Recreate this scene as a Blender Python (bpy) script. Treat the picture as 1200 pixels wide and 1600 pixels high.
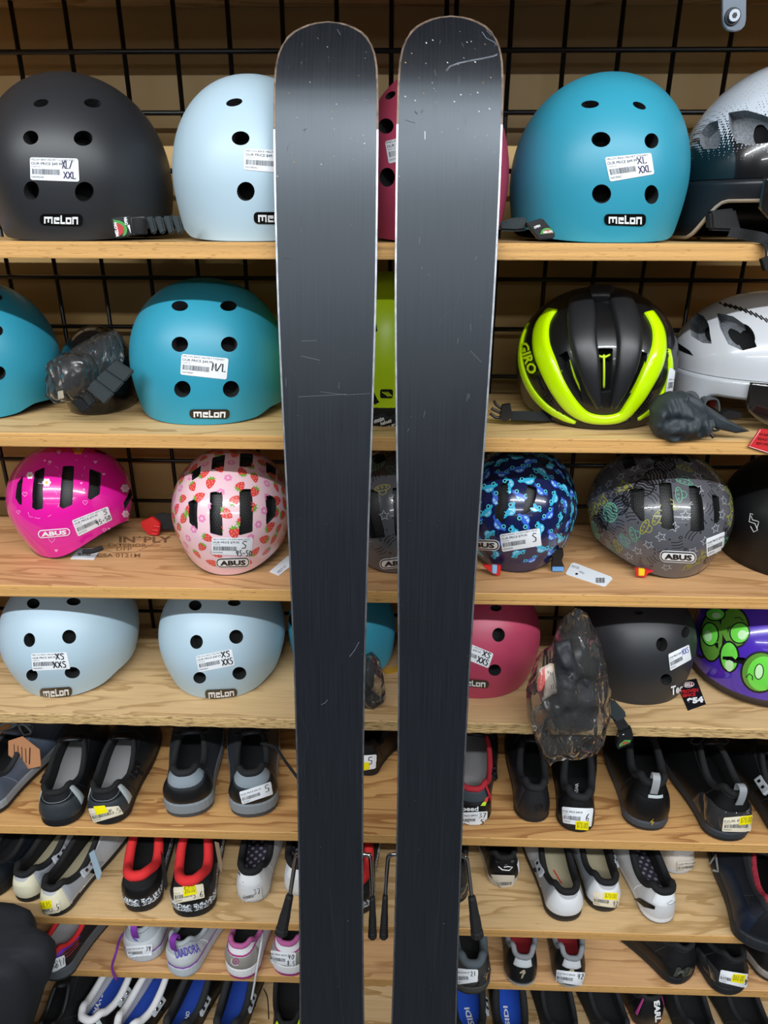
import bpy, bmesh, math, random
from math import sin, cos, pi, radians, sqrt, atan2, exp
from mathutils import Vector, Matrix, noise
from mathutils.bvhtree import BVHTree
from mathutils.geometry import delaunay_2d_cdt
for o in list(bpy.data.objects): bpy.data.objects.remove(o)
COL = bpy.context.scene.collection
random.seed(7)
# ------------------------------------------------------------------ camera
FL = 1.60                                   # height of the top shelf's underside above the floor
CX, CZ, DD, PI_, YA, RO, FPX = 0.0095, 0.0421, 0.8936, 0.393, -0.0283, 0.0027, 1093.63
Fw = Vector((sin(YA), cos(YA), 0)); Rt = Vector((cos(YA), -sin(YA), 0)); Z3 = Vector((0, 0, 1))
CF = Fw*cos(PI_) - Z3*sin(PI_); CU = Fw*sin(PI_) + Z3*cos(PI_)
CR = Rt*cos(RO) + CU*sin(RO); CUP = -Rt*sin(RO) + CU*cos(RO)
CAM = Vector((CX, -DD, FL + CZ))
cd = bpy.data.cameras.new('camera'); cam = bpy.data.objects.new('camera', cd); COL.objects.link(cam)
cd.sensor_fit = 'HORIZONTAL'; cd.sensor_width = 36; cd.lens = FPX/1200*36; cd.clip_start = .02
m3 = Matrix((CR, CUP, -CF)).transposed()
cam.matrix_world = Matrix.Translation(CAM) @ m3.to_4x4()
bpy.context.scene.camera = cam
# ------------------------------------------------------------------ world, lights, exposure
sc = bpy.context.scene
sc.view_settings.view_transform = 'Standard'; sc.view_settings.look = 'None'
sc.view_settings.gamma = 1; sc.view_settings.use_curve_mapping = False
sc.view_settings.exposure = -0.13
w = bpy.data.worlds.new('store_light'); sc.world = w; w.use_nodes = True
w.node_tree.nodes['Background'].inputs[0].default_value = (.80, .88, 1, 1)
w.node_tree.nodes['Background'].inputs[1].default_value = .045
LIGHTS = [(-1.89, 1.36, 6.2, 158, .05), (-4.2, 1.36, 6.2, 58, .10), (-8.5, 1.36, 7.0, 16, .2)]
for ly, lz, lw, pw, th in LIGHTS:
    L = bpy.data.lights.new('tube_light', 'AREA'); L.shape = 'RECTANGLE'; L.size = lw; L.size_y = th
    L.energy = pw; L.color = (.93, .97, 1)
    o = bpy.data.objects.new('tube_light', L); COL.objects.link(o)
    o.location = (.1, ly, FL + lz); o.rotation_euler = (radians(35 if ly > -3 else 65), 0, 0)
# ------------------------------------------------------------------ helpers
def lin(h):
    if isinstance(h, (tuple, list)): return tuple(h)[:3]
    h = h.lstrip('#'); c = [int(h[i:i+2], 16)/255 for i in (0, 2, 4)]
    return tuple(x/12.92 if x < .04045 else ((x+.055)/1.055)**2.4 for x in c)
MATS = {}
def mat(col, rough=.5, metal=0, coat=0, bump=0, bscale=60, var=0, vscale=20, spec=.5, key=None):
    k = key or (col, rough, metal, coat, bump, bscale, var, vscale, spec)
    if k in MATS: return MATS[k]
    m = bpy.data.materials.new('paint'); m.use_nodes = True; MATS[k] = m
    nt = m.node_tree; b = nt.nodes['Principled BSDF']
    c = lin(col)
    b.inputs['Base Color'].default_value = (*c, 1); b.inputs['Roughness'].default_value = rough
    b.inputs['Metallic'].default_value = metal; b.inputs['Coat Weight'].default_value = coat
    b.inputs['Coat Roughness'].default_value = .04; b.inputs['Specular IOR Level'].default_value = spec
    if bump or var:
        tc = nt.nodes.new('ShaderNodeTexCoord')
    if bump:
        n = nt.nodes.new('ShaderNodeTexNoise'); n.inputs['Scale'].default_value = bscale; n.inputs['Detail'].default_value = 3
        bp = nt.nodes.new('ShaderNodeBump'); bp.inputs['Strength'].default_value = bump; bp.inputs['Distance'].default_value = .002
        nt.links.new(tc.outputs['Object'], n.inputs['Vector']); nt.links.new(n.outputs[0], bp.inputs['Height'])
        nt.links.new(bp.outputs[0], b.inputs['Normal'])
    if var:
        n = nt.nodes.new('ShaderNodeTexNoise'); n.inputs['Scale'].default_value = vscale; n.inputs['Detail'].default_value = 4
        r = nt.nodes.new('ShaderNodeValToRGB'); r.color_ramp.elements[0].position = .3; r.color_ramp.elements[1].position = .7
        r.color_ramp.elements[0].color = (*[x*(1-var) for x in c], 1); r.color_ramp.elements[1].color = (*[min(1, x*(1+var)) for x in c], 1)
        nt.links.new(tc.outputs['Object'], n.inputs['Vector']); nt.links.new(n.outputs[0], r.inputs[0])
        nt.links.new(r.outputs[0], b.inputs['Base Color'])
    return m
def new_obj(name, me, parent=None, mats=()):
    me.name = name
    o = bpy.data.objects.new(name, me); COL.objects.link(o)
    for m in mats: me.materials.append(m)
    if parent is not None: o.parent = parent
    return o
def mesh(verts, faces, smooth=False, mi=None):
    me = bpy.data.meshes.new('m'); me.from_pydata([tuple(v) for v in verts], [], faces)
    if mi is not None: me.polygons.foreach_set('material_index', mi)
    if smooth: me.shade_smooth()
    me.update(); return me
def tag(o, label=None, cat=None, group=None, kind=None):
    if label: o['label'] = label
    if cat: o['category'] = cat
    if group: o['group'] = group
    if kind: o['kind'] = kind
    return o
def empty(name, M, label, cat, group=None):
    o = bpy.data.objects.new(name, None); COL.objects.link(o); o.empty_display_size = .05
    o.matrix_world = M; tag(o, label, cat, group); return o
def ray(px, py):
    return CAM, (CR*(px-600) + CF*FPX - CUP*(py-800)).normalized()
def pz(px, py, z):
    o, d = ray(px, py); t = (z-o.z)/d.z; return o+d*t
def pyy(px, py, y):
    o, d = ray(px, py); t = (y-o.y)/d.y; return o+d*t
def proj(P):
    v = P-CAM; z = v.dot(CF); return 600+FPX*v.dot(CR)/z, 800-FPX*v.dot(CUP)/z
def x_at(px, y, z):
    a, b = proj(Vector((-.5, y, z)))[0], proj(Vector((.5, y, z)))[0]
    x = -.5+(px-a)/(b-a)
    for _ in range(4):
        e = px-proj(Vector((x, y, z)))[0]; x += e/(b-a)
    return x
def box_vf(x0, x1, y0, y1, z0, z1):
    v = [(x, y, z) for x in (x0, x1) for y in (y0, y1) for z in (z0, z1)]
    return v, [(0, 1, 3, 2), (4, 6, 7, 5), (0, 4, 5, 1), (2, 3, 7, 6), (0, 2, 6, 4), (1, 5, 7, 3)]
def box(name, x0, x1, y0, y1, z0, z1, m, parent=None, bev=0, seg=2):
    v, f = box_vf(x0, x1, y0, y1, z0, z1)
    bm = bmesh.new(); vs = [bm.verts.new(p) for p in v]
    for q in f: bm.faces.new([vs[i] for i in q])
    bmesh.ops.recalc_face_normals(bm, faces=bm.faces)
    if bev: bmesh.ops.bevel(bm, geom=list(bm.edges), offset=bev, segments=seg, affect='EDGES', profile=.5)
    me = bpy.data.meshes.new('m'); bm.to_mesh(me); bm.free()
    return new_obj(name, me, parent, [m])
def tube_vf(pts, r, n=8, closed=False, flat=None):
    """tube along points; r scalar or list; flat=(w,h) makes an elliptical band"""
    V = []; F = []; N = len(pts); pts = [Vector(p) for p in pts]; up = Vector((0, 0, 1)); prev = None
    for i, p in enumerate(pts):
        a = pts[(i+1) % N] if (closed or i < N-1) else p; b = pts[i-1] if (closed or i) else p
        t = (a-b).normalized()
        if prev is None:
            s = t.cross(up)
            if s.length < .05: s = t.cross(Vector((1, 0, 0)))
        else: s = prev - t*prev.dot(t)
        s.normalize(); prev = s; u = s.cross(t)
        rr = r[i] if isinstance(r, (list, tuple)) else r
        for k in range(n):
            a_ = 2*pi*k/n
            V.append(p + s*cos(a_)*rr + u*sin(a_)*rr)
    for i in range(N if closed else N-1):
        for k in range(n):
            j = (i+1) % N
            F.append((i*n+k, i*n+(k+1) % n, j*n+(k+1) % n, j*n+k))
    if not closed: F.append(tuple(range(n))[::-1]); F.append(tuple((N-1)*n+k for k in range(n)))
    return V, F
def tube(name, pts, r, m, parent=None, n=8, closed=False):
    v, f = tube_vf(pts, r, n, closed); return new_obj(name, mesh(v, f, True), parent, [m])
def catmull(P, k=6):
    P = [Vector(p) for p in P]; out = []
    for i in range(len(P)-1):
        a = P[max(i-1, 0)]; b = P[i]; c = P[i+1]; d = P[min(i+2, len(P)-1)]
        for j in range(k):
            t = j/k; out.append(.5*((2*b)+(c-a)*t+(2*a-5*b+4*c-d)*t*t+(3*b-a-3*c+d)*t**3))
    out.append(P[-1]); return out
def ribbon(name, pts, w, th, m, parent, side=None, k=5):
    """flat webbing band along a path; side = fixed width direction"""
    pts = catmull(pts, k); V = []; F = []; N = len(pts)
    for i, p in enumerate(pts):
        t = (pts[min(i+1, N-1)]-pts[max(i-1, 0)]).normalized()
        s = Vector(side) if side is not None else t.cross(Z3)
        s = (s - t*s.dot(t)).normalized(); u = s.cross(t)
        for a, b in ((-1, -1), (1, -1), (1, 1), (-1, 1)): V.append(p+s*a*w/2+u*b*th/2)
    for i in range(N-1):
        for q in range(4): F.append((i*4+q, i*4+(q+1) % 4, i*4+4+(q+1) % 4, i*4+4+q))
    F += [(3, 2, 1, 0), tuple(N*4-4+q for q in range(4))]
    return new_obj(name, mesh(V, F), parent, [m])
# ---- 2D inks projected on real surfaces
_TX = {}
def text2d(s, bold=0, shear=0):
    k = (s, bold, shear)
    if k in _TX: return _TX[k]
    cu = bpy.data.curves.new('t', 'FONT'); cu.body = s; cu.resolution_u = 2; cu.offset = bold; cu.shear = shear; cu.fill_mode = 'BOTH' if False else cu.fill_mode
    o = bpy.data.objects.new('t', cu); COL.objects.link(o)
    bpy.context.view_layer.update()
    me = o.to_mesh(); v = [(p.co.x, p.co.y) for p in me.vertices]; me.calc_loop_triangles()
    f = [tuple(t.vertices) for t in me.loop_triangles]
    o.to_mesh_clear(); bpy.data.objects.remove(o); bpy.data.curves.remove(cu)
    x0 = min(a for a, b in v); x1 = max(a for a, b in v); y0 = min(b for a, b in v); y1 = max(b for a, b in v)
    v = [((a-x0)/(x1-x0), (b-y0)/(y1-y0)) for a, b in v]
    _TX[k] = (v, f); return _TX[k]
HAND = {'X': [[(0, 1), (1, 0)], [(1, 1), (0, 0)]], 'L': [[(.1, 1), (.1, 0), (.9, .05)]], '/': [[(0, 0), (1, 1)]], '-': [[(.1, .45), (.9, .5)]],
 'S': [[(.95, .9), (.4, 1), (.1, .75), (.8, .4), (.7, .05), (.05, 0)]], 'M': [[(0, 0), (.15, 1), (.5, .3), (.9, 1), (1, 0)]],
 '4': [[(.3, 1), (.1, .45), (.9, .45)], [(.75, .9), (.6, 0)]], '5': [[(.9, 1), (.3, 1), (.2, .6), (.8, .5), (.8, .1), (.1, 0)]],
 '0': [[(.5, 1), (.1, .6), (.3, 0), (.8, .2), (.9, .8), (.5, 1)]], '6': [[(.8, 1), (.2, .6), (.1, .1), (.7, 0), (.8, .4), (.2, .4)]],
 '8': [[(.5, .5), (.15, .8), (.5, 1), (.85, .8), (.5, .5), (.1, .2), (.5, 0), (.9, .2), (.5, .5)]], 'W': [[(0, 1), (.2, 0), (.5, .7), (.8, 0), (1, 1)]],
 '3': [[(.1, 1), (.8, .9), (.4, .55), (.9, .3), (.1, 0)]], '7': [[(.05, 1), (.9, 1), (.4, 0)]], '9': [[(.8, .6), (.2, .6), (.3, 1), (.8, .9), (.6, 0)]],
 '.': [[(.3, 0), (.45, .08)]], '1': [[(.4, 1), (.4, 0)]], '2': [[(.1, .8), (.6, 1), (.8, .6), (.1, 0), (.95, 0)]], 'B': [[(.1, 0), (.1, 1), (.7, .8), (.1, .5), (.85, .25), (.1, 0)]]}
class Ink:
    def __init__(s, A=1.0): s.it = []; s.A = A
    def tri(s, v, f, m, L): s.it.append((v, f, m, L))
    def poly(s, pts, m, L=0, step=None):
        n = len(pts)
        if step is None:
            ar = sum(pts[i][0]*pts[(i+1) % n][1]-pts[(i+1) % n][0]*pts[i][1] for i in range(n))
            pts = pts if ar > 0 else pts[::-1]
            r = delaunay_2d_cdt([Vector(p) for p in pts], [], [list(range(n))], 1, 1e-6)
            s.it.append(([tuple(p) for p in r[0]], [tuple(f) for f in r[2]], m, L)); return
        q = []
        for i in range(n):
            a = Vector(pts[i]); b = Vector(pts[(i+1) % n]); k = max(1, int((b-a).length/step))
            q += [a+(b-a)*j/k for j in range(k)]
        ar = sum(q[i].x*q[(i+1) % len(q)].y-q[(i+1) % len(q)].x*q[i].y for i in range(len(q)))
        if ar < 0: q = q[::-1]
        x0 = min(p.x for p in q); x1 = max(p.x for p in q); y0 = min(p.y for p in q); y1 = max(p.y for p in q)
        ins = []
        y = y0+step*.5
        while y < y1:
            x = x0+step*.5
            while x < x1:
                c = False; j = len(q)-1
                for i in range(len(q)):
                    if (q[i].y > y) != (q[j].y > y) and x < (q[j].x-q[i].x)*(y-q[i].y)/(q[j].y-q[i].y)+q[i].x: c = not c
                    j = i
                if c: ins.append(Vector((x, y)))
                x += step
            y += step
        r = delaunay_2d_cdt(q+ins, [], [list(range(len(q)))], 1, 1e-6)
        s.it.append(([tuple(p) for p in r[0]], [tuple(f) for f in r[2]], m, L))
    def rect(s, x0, y0, x1, y1, m, L=0, step=None): s.poly([(x0, y0), (x1, y0), (x1, y1), (x0, y1)], m, L, step)
    def ell(s, cx, cy, rx, ry, m, L=0, n=20, step=None, rot=0):
        c, q = cos(rot), sin(rot)
        s.poly([(cx+rx*cos(2*pi*i/n)*c-ry*sin(2*pi*i/n)*q, cy+rx*cos(2*pi*i/n)*q+ry*sin(2*pi*i/n)*c) for i in range(n)], m, L, step)
    def ring(s, cx, cy, rx, ry, w, m, L=0, n=20): s.stroke([(cx+rx*cos(2*pi*i/n), cy+ry*sin(2*pi*i/n)) for i in range(n)], w, m, L, True)
    def rrect(s, x0, y0, x1, y1, r, m, L=0, step=None, k=4):
        P = []
        for cx, cy, a in ((x1-r, y0+r, -pi/2), (x1-r, y1-r, 0), (x0+r, y1-r, pi/2), (x0+r, y0+r, pi)):
            P += [(cx+r*cos(a+pi/2*i/k), cy+r*sin(a+pi/2*i/k)) for i in range(k+1)]
        s.poly(P, m, L, step); return P
    def stroke(s, pts, w, m, L=0, closed=False, seg=None):
        P = [Vector(p) for p in pts]
        if seg:
            q = []
            for i in range(len(P)-(0 if closed else 1)):
                a = P[i]; b = P[(i+1) % len(P)]; k = max(1, int((b-a).length/seg)); q += [a+(b-a)*j/k for j in range(k)]
            if not closed: q.append(P[-1])
            P = q
        N = len(P); V = []; F = []
        for i in range(N):
            a = P[(i+1) % N] if (closed or i < N-1) else P[i]; b = P[i-1] if (closed or i) else P[i]
            t = a-b
            if t.length < 1e-9: t = Vector((1, 0))
            t.normalize(); nn = Vector((-t.y, t.x)); V += [tuple(P[i]+nn*w/2), tuple(P[i]-nn*w/2)]
        for i in range(N if closed else N-1):
            j = (i+1) % N; F.append((2*i+1, 2*j+1, 2*j, 2*i))
        s.it.append((V, F, m, L))
    def text(s, t, x0, y0, x1, y1, m, L=1, bold=0, shear=0, rot=0):
        v, f = text2d(t, bold, shear); cx = (x0+x1)/2; cy = (y0+y1)/2; W = x1-x0; H = y1-y0
        if rot:
            c, q = cos(rot), sin(rot)
            v = [(cx+(a-.5)*W*c-(b-.5)*H*q, cy+(a-.5)*W*q+(b-.5)*H*c) for a, b in v]
        else: v = [(x0+a*W, y0+b*H) for a, b in v]
        s.it.append((v, f, m, L))
    def hand(s, t, x0, y0, x1, y1, m, w, L=1):
        n = len(t); cw = (x1-x0)/n
        for i, ch in enumerate(t):
            for st in HAND.get(ch, []):
                s.stroke([(x0+cw*(i+.08+.8*a), y0+(y1-y0)*b) for a, b in st], w, m, L)
    def bars(s, x0, y0, x1, y1, m, L=1, n=22):
        rnd = random.Random(int(x0*999)+n); x = x0; d = (x1-x0)/n
        while x < x1:
            ww = d*rnd.uniform(.3, .7); s.rect(x, y0, min(x+ww, x1), y1, m, L); x += d*rnd.uniform(.8, 1.2)
class Host:
    def __init__(s, M, verts, faces):
        s.M = M; s.Mi = M.inverted(); s.R = s.Mi.to_3x3(); s.V = [Vector(v) for v in verts]
        s.bvh = BVHTree.FromPolygons(s.V, faces); s.clip = None
    def hitpx(s, px, py):
        o, d = ray(px, py); lo = s.Mi @ o; ld = (s.R @ d).normalized()
        h = s.bvh.ray_cast(lo, ld)
        if h[0] is None: return None
        n = h[1] if h[1].dot(ld) < 0 else -h[1]
        return h[0], n
    def pxmap(s, A, quad):
        tl, tr, br, bl = [Vector(q) for q in quad]
        def f(u, v):
            a = u/A; p = tl*(1-a)*v + tr*a*v + br*a*(1-v) + bl*(1-a)*(1-v)
            return s.hitpx(p.x, p.y)
        return f
    def frmap(s, P, n, t, sz):
        n = n.normalized(); t = (t-n*t.dot(n)).normalized(); b = n.cross(t)
        def f(u, v):
            o = P + t*u*sz + b*v*sz + n*.04
            h = s.bvh.ray_cast(o, -n, .09)
            if h[0] is None: return None
            return h[0], (h[1] if h[1].dot(n) > 0 else -h[1])
        return f
def put(name, ink, fmap, host, parent, off=.0004, clip=False, gap=.00015):
    V = []; F = []; MI = []; ms = []; 
    for v, f, m, L in ink.it:
        base = len(V); ok = []
        for a, b in v:
            h = fmap(a, b)
            if h is None: ok.append(False); V.append((0, 0, 0))
            else: ok.append(True); V.append(h[0]+h[1]*(off+gap*L))
        if m not in ms: ms.append(m)
        for q in f:
            if all(ok[i] for i in q):
                if clip and host.clip:
                    c = sum((Vector(V[base+i]) for i in q), Vector())/len(q)
                    r = host.clip.find_nearest(c)
                    if r[0] is None or r[3] > off+gap*L+.0012: continue
                F.append(tuple(base+i for i in q)); MI.append(ms.index(m))
    if not F: return None
    used = sorted({i for q in F for i in q}); mp = {a: b for b, a in enumerate(used)}
    V = [V[i] for i in used]; F = [tuple(mp[i] for i in q) for q in F]
    return new_obj(name, mesh(V, F, True, MI), parent, ms)
WHITE = mat('#e9edf2', .45); INKB = mat('#15161c', .5); GREYI = mat('#50555c', .6); PURI = mat('#2c2350', .5); YEL = mat('#f2e400', .45); CREAM = mat('#e6dcc4', .55)
def sticker(host, parent, quad, title='MELON BIKE HELMET SYDNEY', price='OUR PRICE $49.99', sku='100378367', hand=(), paper=None, A=1.9, off=.0006, hw=.045, ink=INKB, yellow=None, ytext=None, hc=None):
    """quad tl,tr,br,bl in photo pixels; built on the host surface"""
    pm = host.pxmap(A, quad)
    b = Ink(A); b.rrect(0, 0, A, 1, .09, paper or WHITE, 0, .09); st = put('price_sticker', b, pm, host, parent, off)
    if st is None: return None
    p = Ink(A); wd = .62*A if hand else .9*A
    if title: p.text(title, .05, .87, min(A*.95, 1.75), .955, GREYI, 1)
    if price: p.text(price, .05, .66, wd+.1, .80, GREYI, 1, .012)
    p.text('YOMTY124', .05, .57, .40, .62, GREYI, 1)
    p.bars(.08, .26, wd, .50, GREYI, 1, 26)
    if sku: p.text(sku, .05, .1, .52, .18, GREYI, 1)
    for t, x0, y0, x1, y1 in hand: p.hand(t, x0*A, y0, x1*A, y1, hc or ink, hw, 2)
    put('sticker_print', p, pm, host, st, off+.0002)
    if yellow:
        y = Ink(A); x0, y0, x1, y1 = yellow
        y.poly([(x0*A, y0), (x1*A, y0+.04), (x1*A-.02, y1+.04), (x0*A+.02, y1)], YEL, 2, .08)
        if ytext: y.text(ytext, x0*A+.08, y0+.1, x1*A-.08, y1-.06, mat('#7a7420', .5), 3)
        put('discount_sticker', y, pm, host, parent, off+.0004)
    return st
# ------------------------------------------------------------------ shelves, wall, floor, grid
SB = {0: -.330, 1: 0, 2: .2401, 3: .4725, 4: .7051, 5: .9458, 6: 1.1696, 7: 1.3145, 8: 1.474}
TH = .019; GY = .2627
def ztop(k): return FL - SB[k] + TH
def wood(name, seed, base=('#b98a55', '#d9b07a'), edge=False, rough_edge=False, tint=1):
    m = bpy.data.materials.new('plywood'); m.use_nodes = True; nt = m.node_tree; b = nt.nodes['Principled BSDF']; N = nt.nodes.new; K = nt.links.new
    tc = N('ShaderNodeTexCoord'); mp = N('ShaderNodeMapping'); K(tc.outputs['Object'], mp.inputs['Vector'])
    mp.inputs['Location'].default_value = (seed*3.1, seed*1.7, seed)
    if edge:
        mp.inputs['Scale'].default_value = (2.2, 10, 330)
    else: mp.inputs['Scale'].default_value = (1.1, 7, 1)
    n1 = N('ShaderNodeTexNoise'); n1.inputs['Scale'].default_value = 1.6 if not edge else 1.0; n1.inputs['Detail'].default_value = 4 if not edge else 5; n1.inputs['Distortion'].default_value = .6
    K(mp.outputs[0], n1.inputs['Vector'])
    if not edge:
        # contour bands of a noise field read as cathedral grain
        mu = N('ShaderNodeMath'); mu.operation = 'MULTIPLY'; mu.inputs[1].default_value = 8; K(n1.outputs[0], mu.inputs[0])
        fr = N('ShaderNodeMath'); fr.operation = 'FRACT'; K(mu.outputs[0], fr.inputs[0])
        r = N('ShaderNodeValToRGB'); e = r.color_ramp.elements
        c0 = lin(base[0]); c1 = lin(base[1])
        e[0].position = 0; e[0].color = (*c1, 1); e[1].position = 1; e[1].color = (*c0, 1)
        e2 = e.new(.62); e2.color = (*[c1[i]*.85+c0[i]*.15 for i in range(3)], 1); e3 = e.new(.9); e3.color = (*[c*.86 for c in c0], 1)
        K(fr.outputs[0], r.inputs[0])
        f2 = N('ShaderNodeTexNoise'); mp2 = N('ShaderNodeMapping'); mp2.inputs['Scale'].default_value = (6, 160, 1); K(tc.outputs['Object'], mp2.inputs[0]); K(mp2.outputs[0], f2.inputs['Vector']); f2.inputs['Scale'].default_value = 2
        mx = N('ShaderNodeMixRGB'); mx.blend_type = 'MULTIPLY'; mx.inputs[0].default_value = .28; K(r.outputs[0], mx.inputs[1])
        r2 = N('ShaderNodeValToRGB'); r2.color_ramp.elements[0].position = .3; r2.color_ramp.elements[0].color = (.55, .5, .45, 1); r2.color_ramp.elements[1].position = .6; K(f2.outputs[0], r2.inputs[0]); K(r2.outputs[0], mx.inputs[2])
        # small knots
        vo = N('ShaderNodeTexVoronoi'); mp3 = N('ShaderNodeMapping'); mp3.inputs['Scale'].default_value = (2.6, 4.2, 1); mp3.inputs['Location'].default_value = (seed*.37, seed*.61, 0); K(tc.outputs['Object'], mp3.inputs[0]); K(mp3.outputs[0], vo.inputs['Vector']); vo.inputs['Scale'].default_value = 1
        r3 = N('ShaderNodeValToRGB'); r3.color_ramp.elements[0].position = .012; r3.color_ramp.elements[0].color = (.28, .14, .07, 1); r3.color_ramp.elements[1].position = .075; K(vo.outputs['Distance'], r3.inputs[0])
        mx2 = N('ShaderNodeMixRGB'); mx2.blend_type = 'MULTIPLY'; mx2.inputs[0].default_value = .7; K(mx.outputs[0], mx2.inputs[1]); K(r3.outputs[0], mx2.inputs[2])
        K(mx2.outputs[0], b.inputs['Base Color']); bh = f2
    else:
        r = N('ShaderNodeValToRGB'); e = r.color_ramp.elements; c0 = lin(base[0]); c1 = lin(base[1])
        e[0].position = .3; e[0].color = (*c0, 1); e[1].position = .62; e[1].color = (*c1, 1)
        e2 = e.new(.36); e2.color = (*[c*.75 for c in c1], 1)
        K(n1.outputs[0], r.inputs[0])
        # dark gaps, flecks
        f2 = N('ShaderNodeTexNoise'); mp2 = N('ShaderNodeMapping'); mp2.inputs['Scale'].default_value = (60, 60, 420); K(tc.outputs['Object'], mp2.inputs[0]); K(mp2.outputs[0], f2.inputs['Vector']); f2.inputs['Scale'].default_value = 1; f2.inputs['Detail'].default_value = 4
        r2 = N('ShaderNodeValToRGB'); r2.color_ramp.elements[0].position = .26 if not rough_edge else .34; r2.color_ramp.elements[0].color = (.22, .13, .07, 1); r2.color_ramp.elements[1].position = .40 if not rough_edge else .5; K(f2.outputs[0], r2.inputs[0])
        mx = N('ShaderNodeMixRGB'); mx.blend_type = 'MULTIPLY'; mx.inputs[0].default_value = .75; K(r.outputs[0], mx.inputs[1]); K(r2.outputs[0], mx.inputs[2])
        K(mx.outputs[0], b.inputs['Base Color']); bh = f2
    bp = N('ShaderNodeBump'); bp.inputs['Strength'].default_value = .25 if not rough_edge else .9; bp.inputs['Distance'].default_value = .0015; K(bh.outputs[0], bp.inputs['Height']); K(bp.outputs[0], b.inputs['Normal'])
    b.inputs['Roughness'].default_value = .62
    return m
def setting_box(name, *a, m=None):
    o = box(name, *a, m); o['kind'] = 'structure'; return o
setting_box('floor', -3.5, 3.5, -9.5, .6, -.05, 0, m=mat('#45423e', .6, var=.2, vscale=3))
setting_box('wall_back', -3.5, 3.5, GY+.062, GY+.16, 0, 3.05, m=mat('#bf9e68', .42, var=.05, vscale=2, spec=.35))
setting_box('ceiling', -3.5, 3.5, -9.5, .6, 3.05, 3.1, m=mat('#c8c8c4', .9))
names = {0: ('wooden shelf board above the picture that holds the steel bracket', 0), 1: ('topmost plywood shelf board in view, under the large helmets', 1),
 2: ('plywood shelf board under the black and yellow road helmet', 2), 3: ('plywood shelf board under the printed children helmets', 3),
 4: ('rough-edged wooden shelf board just above the first row of shoes', 4), 5: ('plywood shelf board under the grey skate shoes', 5),
 6: ('plywood shelf board under the black sneakers with red collars', 6), 7: ('plywood shelf board under the silver and purple running shoes', 7),
 8: ('lowest wooden shelf board, under the shoes with blue insoles', 8)}
SHELVES = {}
for k in range(9):
    pal = {1: ('#c39a60', '#dcb67c'), 2: ('#c79f68', '#dfbb84'), 3: ('#bf8d5c', '#d3a473'), 4: ('#c09b6a', '#d4b282'), 5: ('#b07a46', '#d2a267'), 6: ('#c39e6a', '#d8b685'), 7: ('#bc8d5c', '#d3a676')}.get(k, ('#b5905c', '#d2b184'))
    mt = wood('top', k+1, pal); me_ = wood('edge', k+5, ('#9a6f3e', '#d3a260') if k != 4 else ('#9a7a4c', '#cfae78'), edge=True, rough_edge=(k == 4))
    z0 = FL-SB[k]; x0, x1 = -1.35, 1.35
    nx = 180 if k == 4 else 60
    V = []; F = []; MI = []
    rnd = random.Random(k)
    for i in range(nx+1):
        x = x0+(x1-x0)*i/nx
        e = (noise.noise(Vector((x*40, k, 0)))*.5+noise.noise(Vector((x*130, k, 3)))*.5)*(.0028 if k == 4 else .0003)
        f_ = noise.noise(Vector((x*60, k, 9)))*(.002 if k == 4 else .0002)
        V += [(x, f_+.0006, z0+max(e, -.001)*1.0), (x, 0+f_, z0+.0012), (x, f_, z0+TH-.0012), (x, .0012+f_, z0+TH), (x, GY+(.060 if k == 0 else -.0036), z0+TH), (x, GY+(.060 if k == 0 else -.0036), z0)]  # unseen top board is deepened to the wall to stop light leaking behind it
    for i in range(nx):
        for q in range(6):
            a = i*6+q; b2 = i*6+(q+1) % 6
            F.append((a, a+6, b2+6, b2)); MI.append(0 if q in (3, 4, 5) else 1)
    F += [tuple(range(6)), tuple(nx*6+q for q in range(6))[::-1]]; MI += [1, 1]
    o = new_obj('wooden_shelf', mesh(V, F, False, MI), None, [mt, me_]); tag(o, names[k][0], 'shelf'); SHELVES[k] = o
# plywood mill stamp on the third board
hs = Host(Matrix(), [(-1.3, 0, ztop(3)), (1.3, 0, ztop(3)), (1.3, .26, ztop(3)), (-1.3, .26, ztop(3))], [(0, 1, 2, 3)])
STAMP = mat('#7d5a3a', .8)
ik = Ink(1)
def line_px(ink, pts, w, m, L=0): ink.stroke(pts, w, m, L)
class PxInk(Ink): pass
def pxid(host): return lambda u, v: host.hitpx(u, -v)
ik.text('IN*PLY', 186, -848, 268, -838, STAMP, 0, .03); ik.text('EXTERIOR', 169, -855, 229, -849.5, STAMP, 0, .01)
ik.text('DFP', 182, -860.5, 206, -855.8, STAMP, 0, .01); ik.text('CSA 0121M', 151, -871, 219, -865, STAMP, 0, .01)
ik.stroke([(160, -858), (178, -864), (212, -863), (250, -845), (272, -834), (285, -838)], .6, STAMP)
stamp = put('mill_stamp', ik, pxid(hs), hs, SHELVES[3], .0003)
# ---- wire grid panels
WIRE = mat('#0d0d0e', .38, spec=.5)
def grid_panel(x0, n0, n1, ztop_, nz, label):
    e = empty('wire_grid_panel', Matrix.Translation((x0, GY+.0006, 0)), label, 'wire grid')
    zb = ztop_-nz*.0762
    v, f = tube_vf([(0, 0, zb-.02), (0, 0, ztop_+.062)], .0035, 8); mv = mesh(v, f, True); mv.materials.append(WIRE)
    xa, xb = n0*.0762-.006, n1*.0762+.006
    v, f = tube_vf([(xa, 0, 0), (xb, 0, 0)], .0035, 8); mh = mesh(v, f, True); mh.materials.append(WIRE)
    for i in range(n0, n1+1):
        o = bpy.data.objects.new('grid_wire', mv); COL.objects.link(o); o.parent = e; o.location = (i*.0762, .0045, 0)
    for j in range(nz+1):
        o = bpy.data.objects.new('grid_wire', mh); COL.objects.link(o); o.parent = e; o.location = (0, -.0001, ztop_-j*.0762)
ZG = FL+.2642
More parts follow.
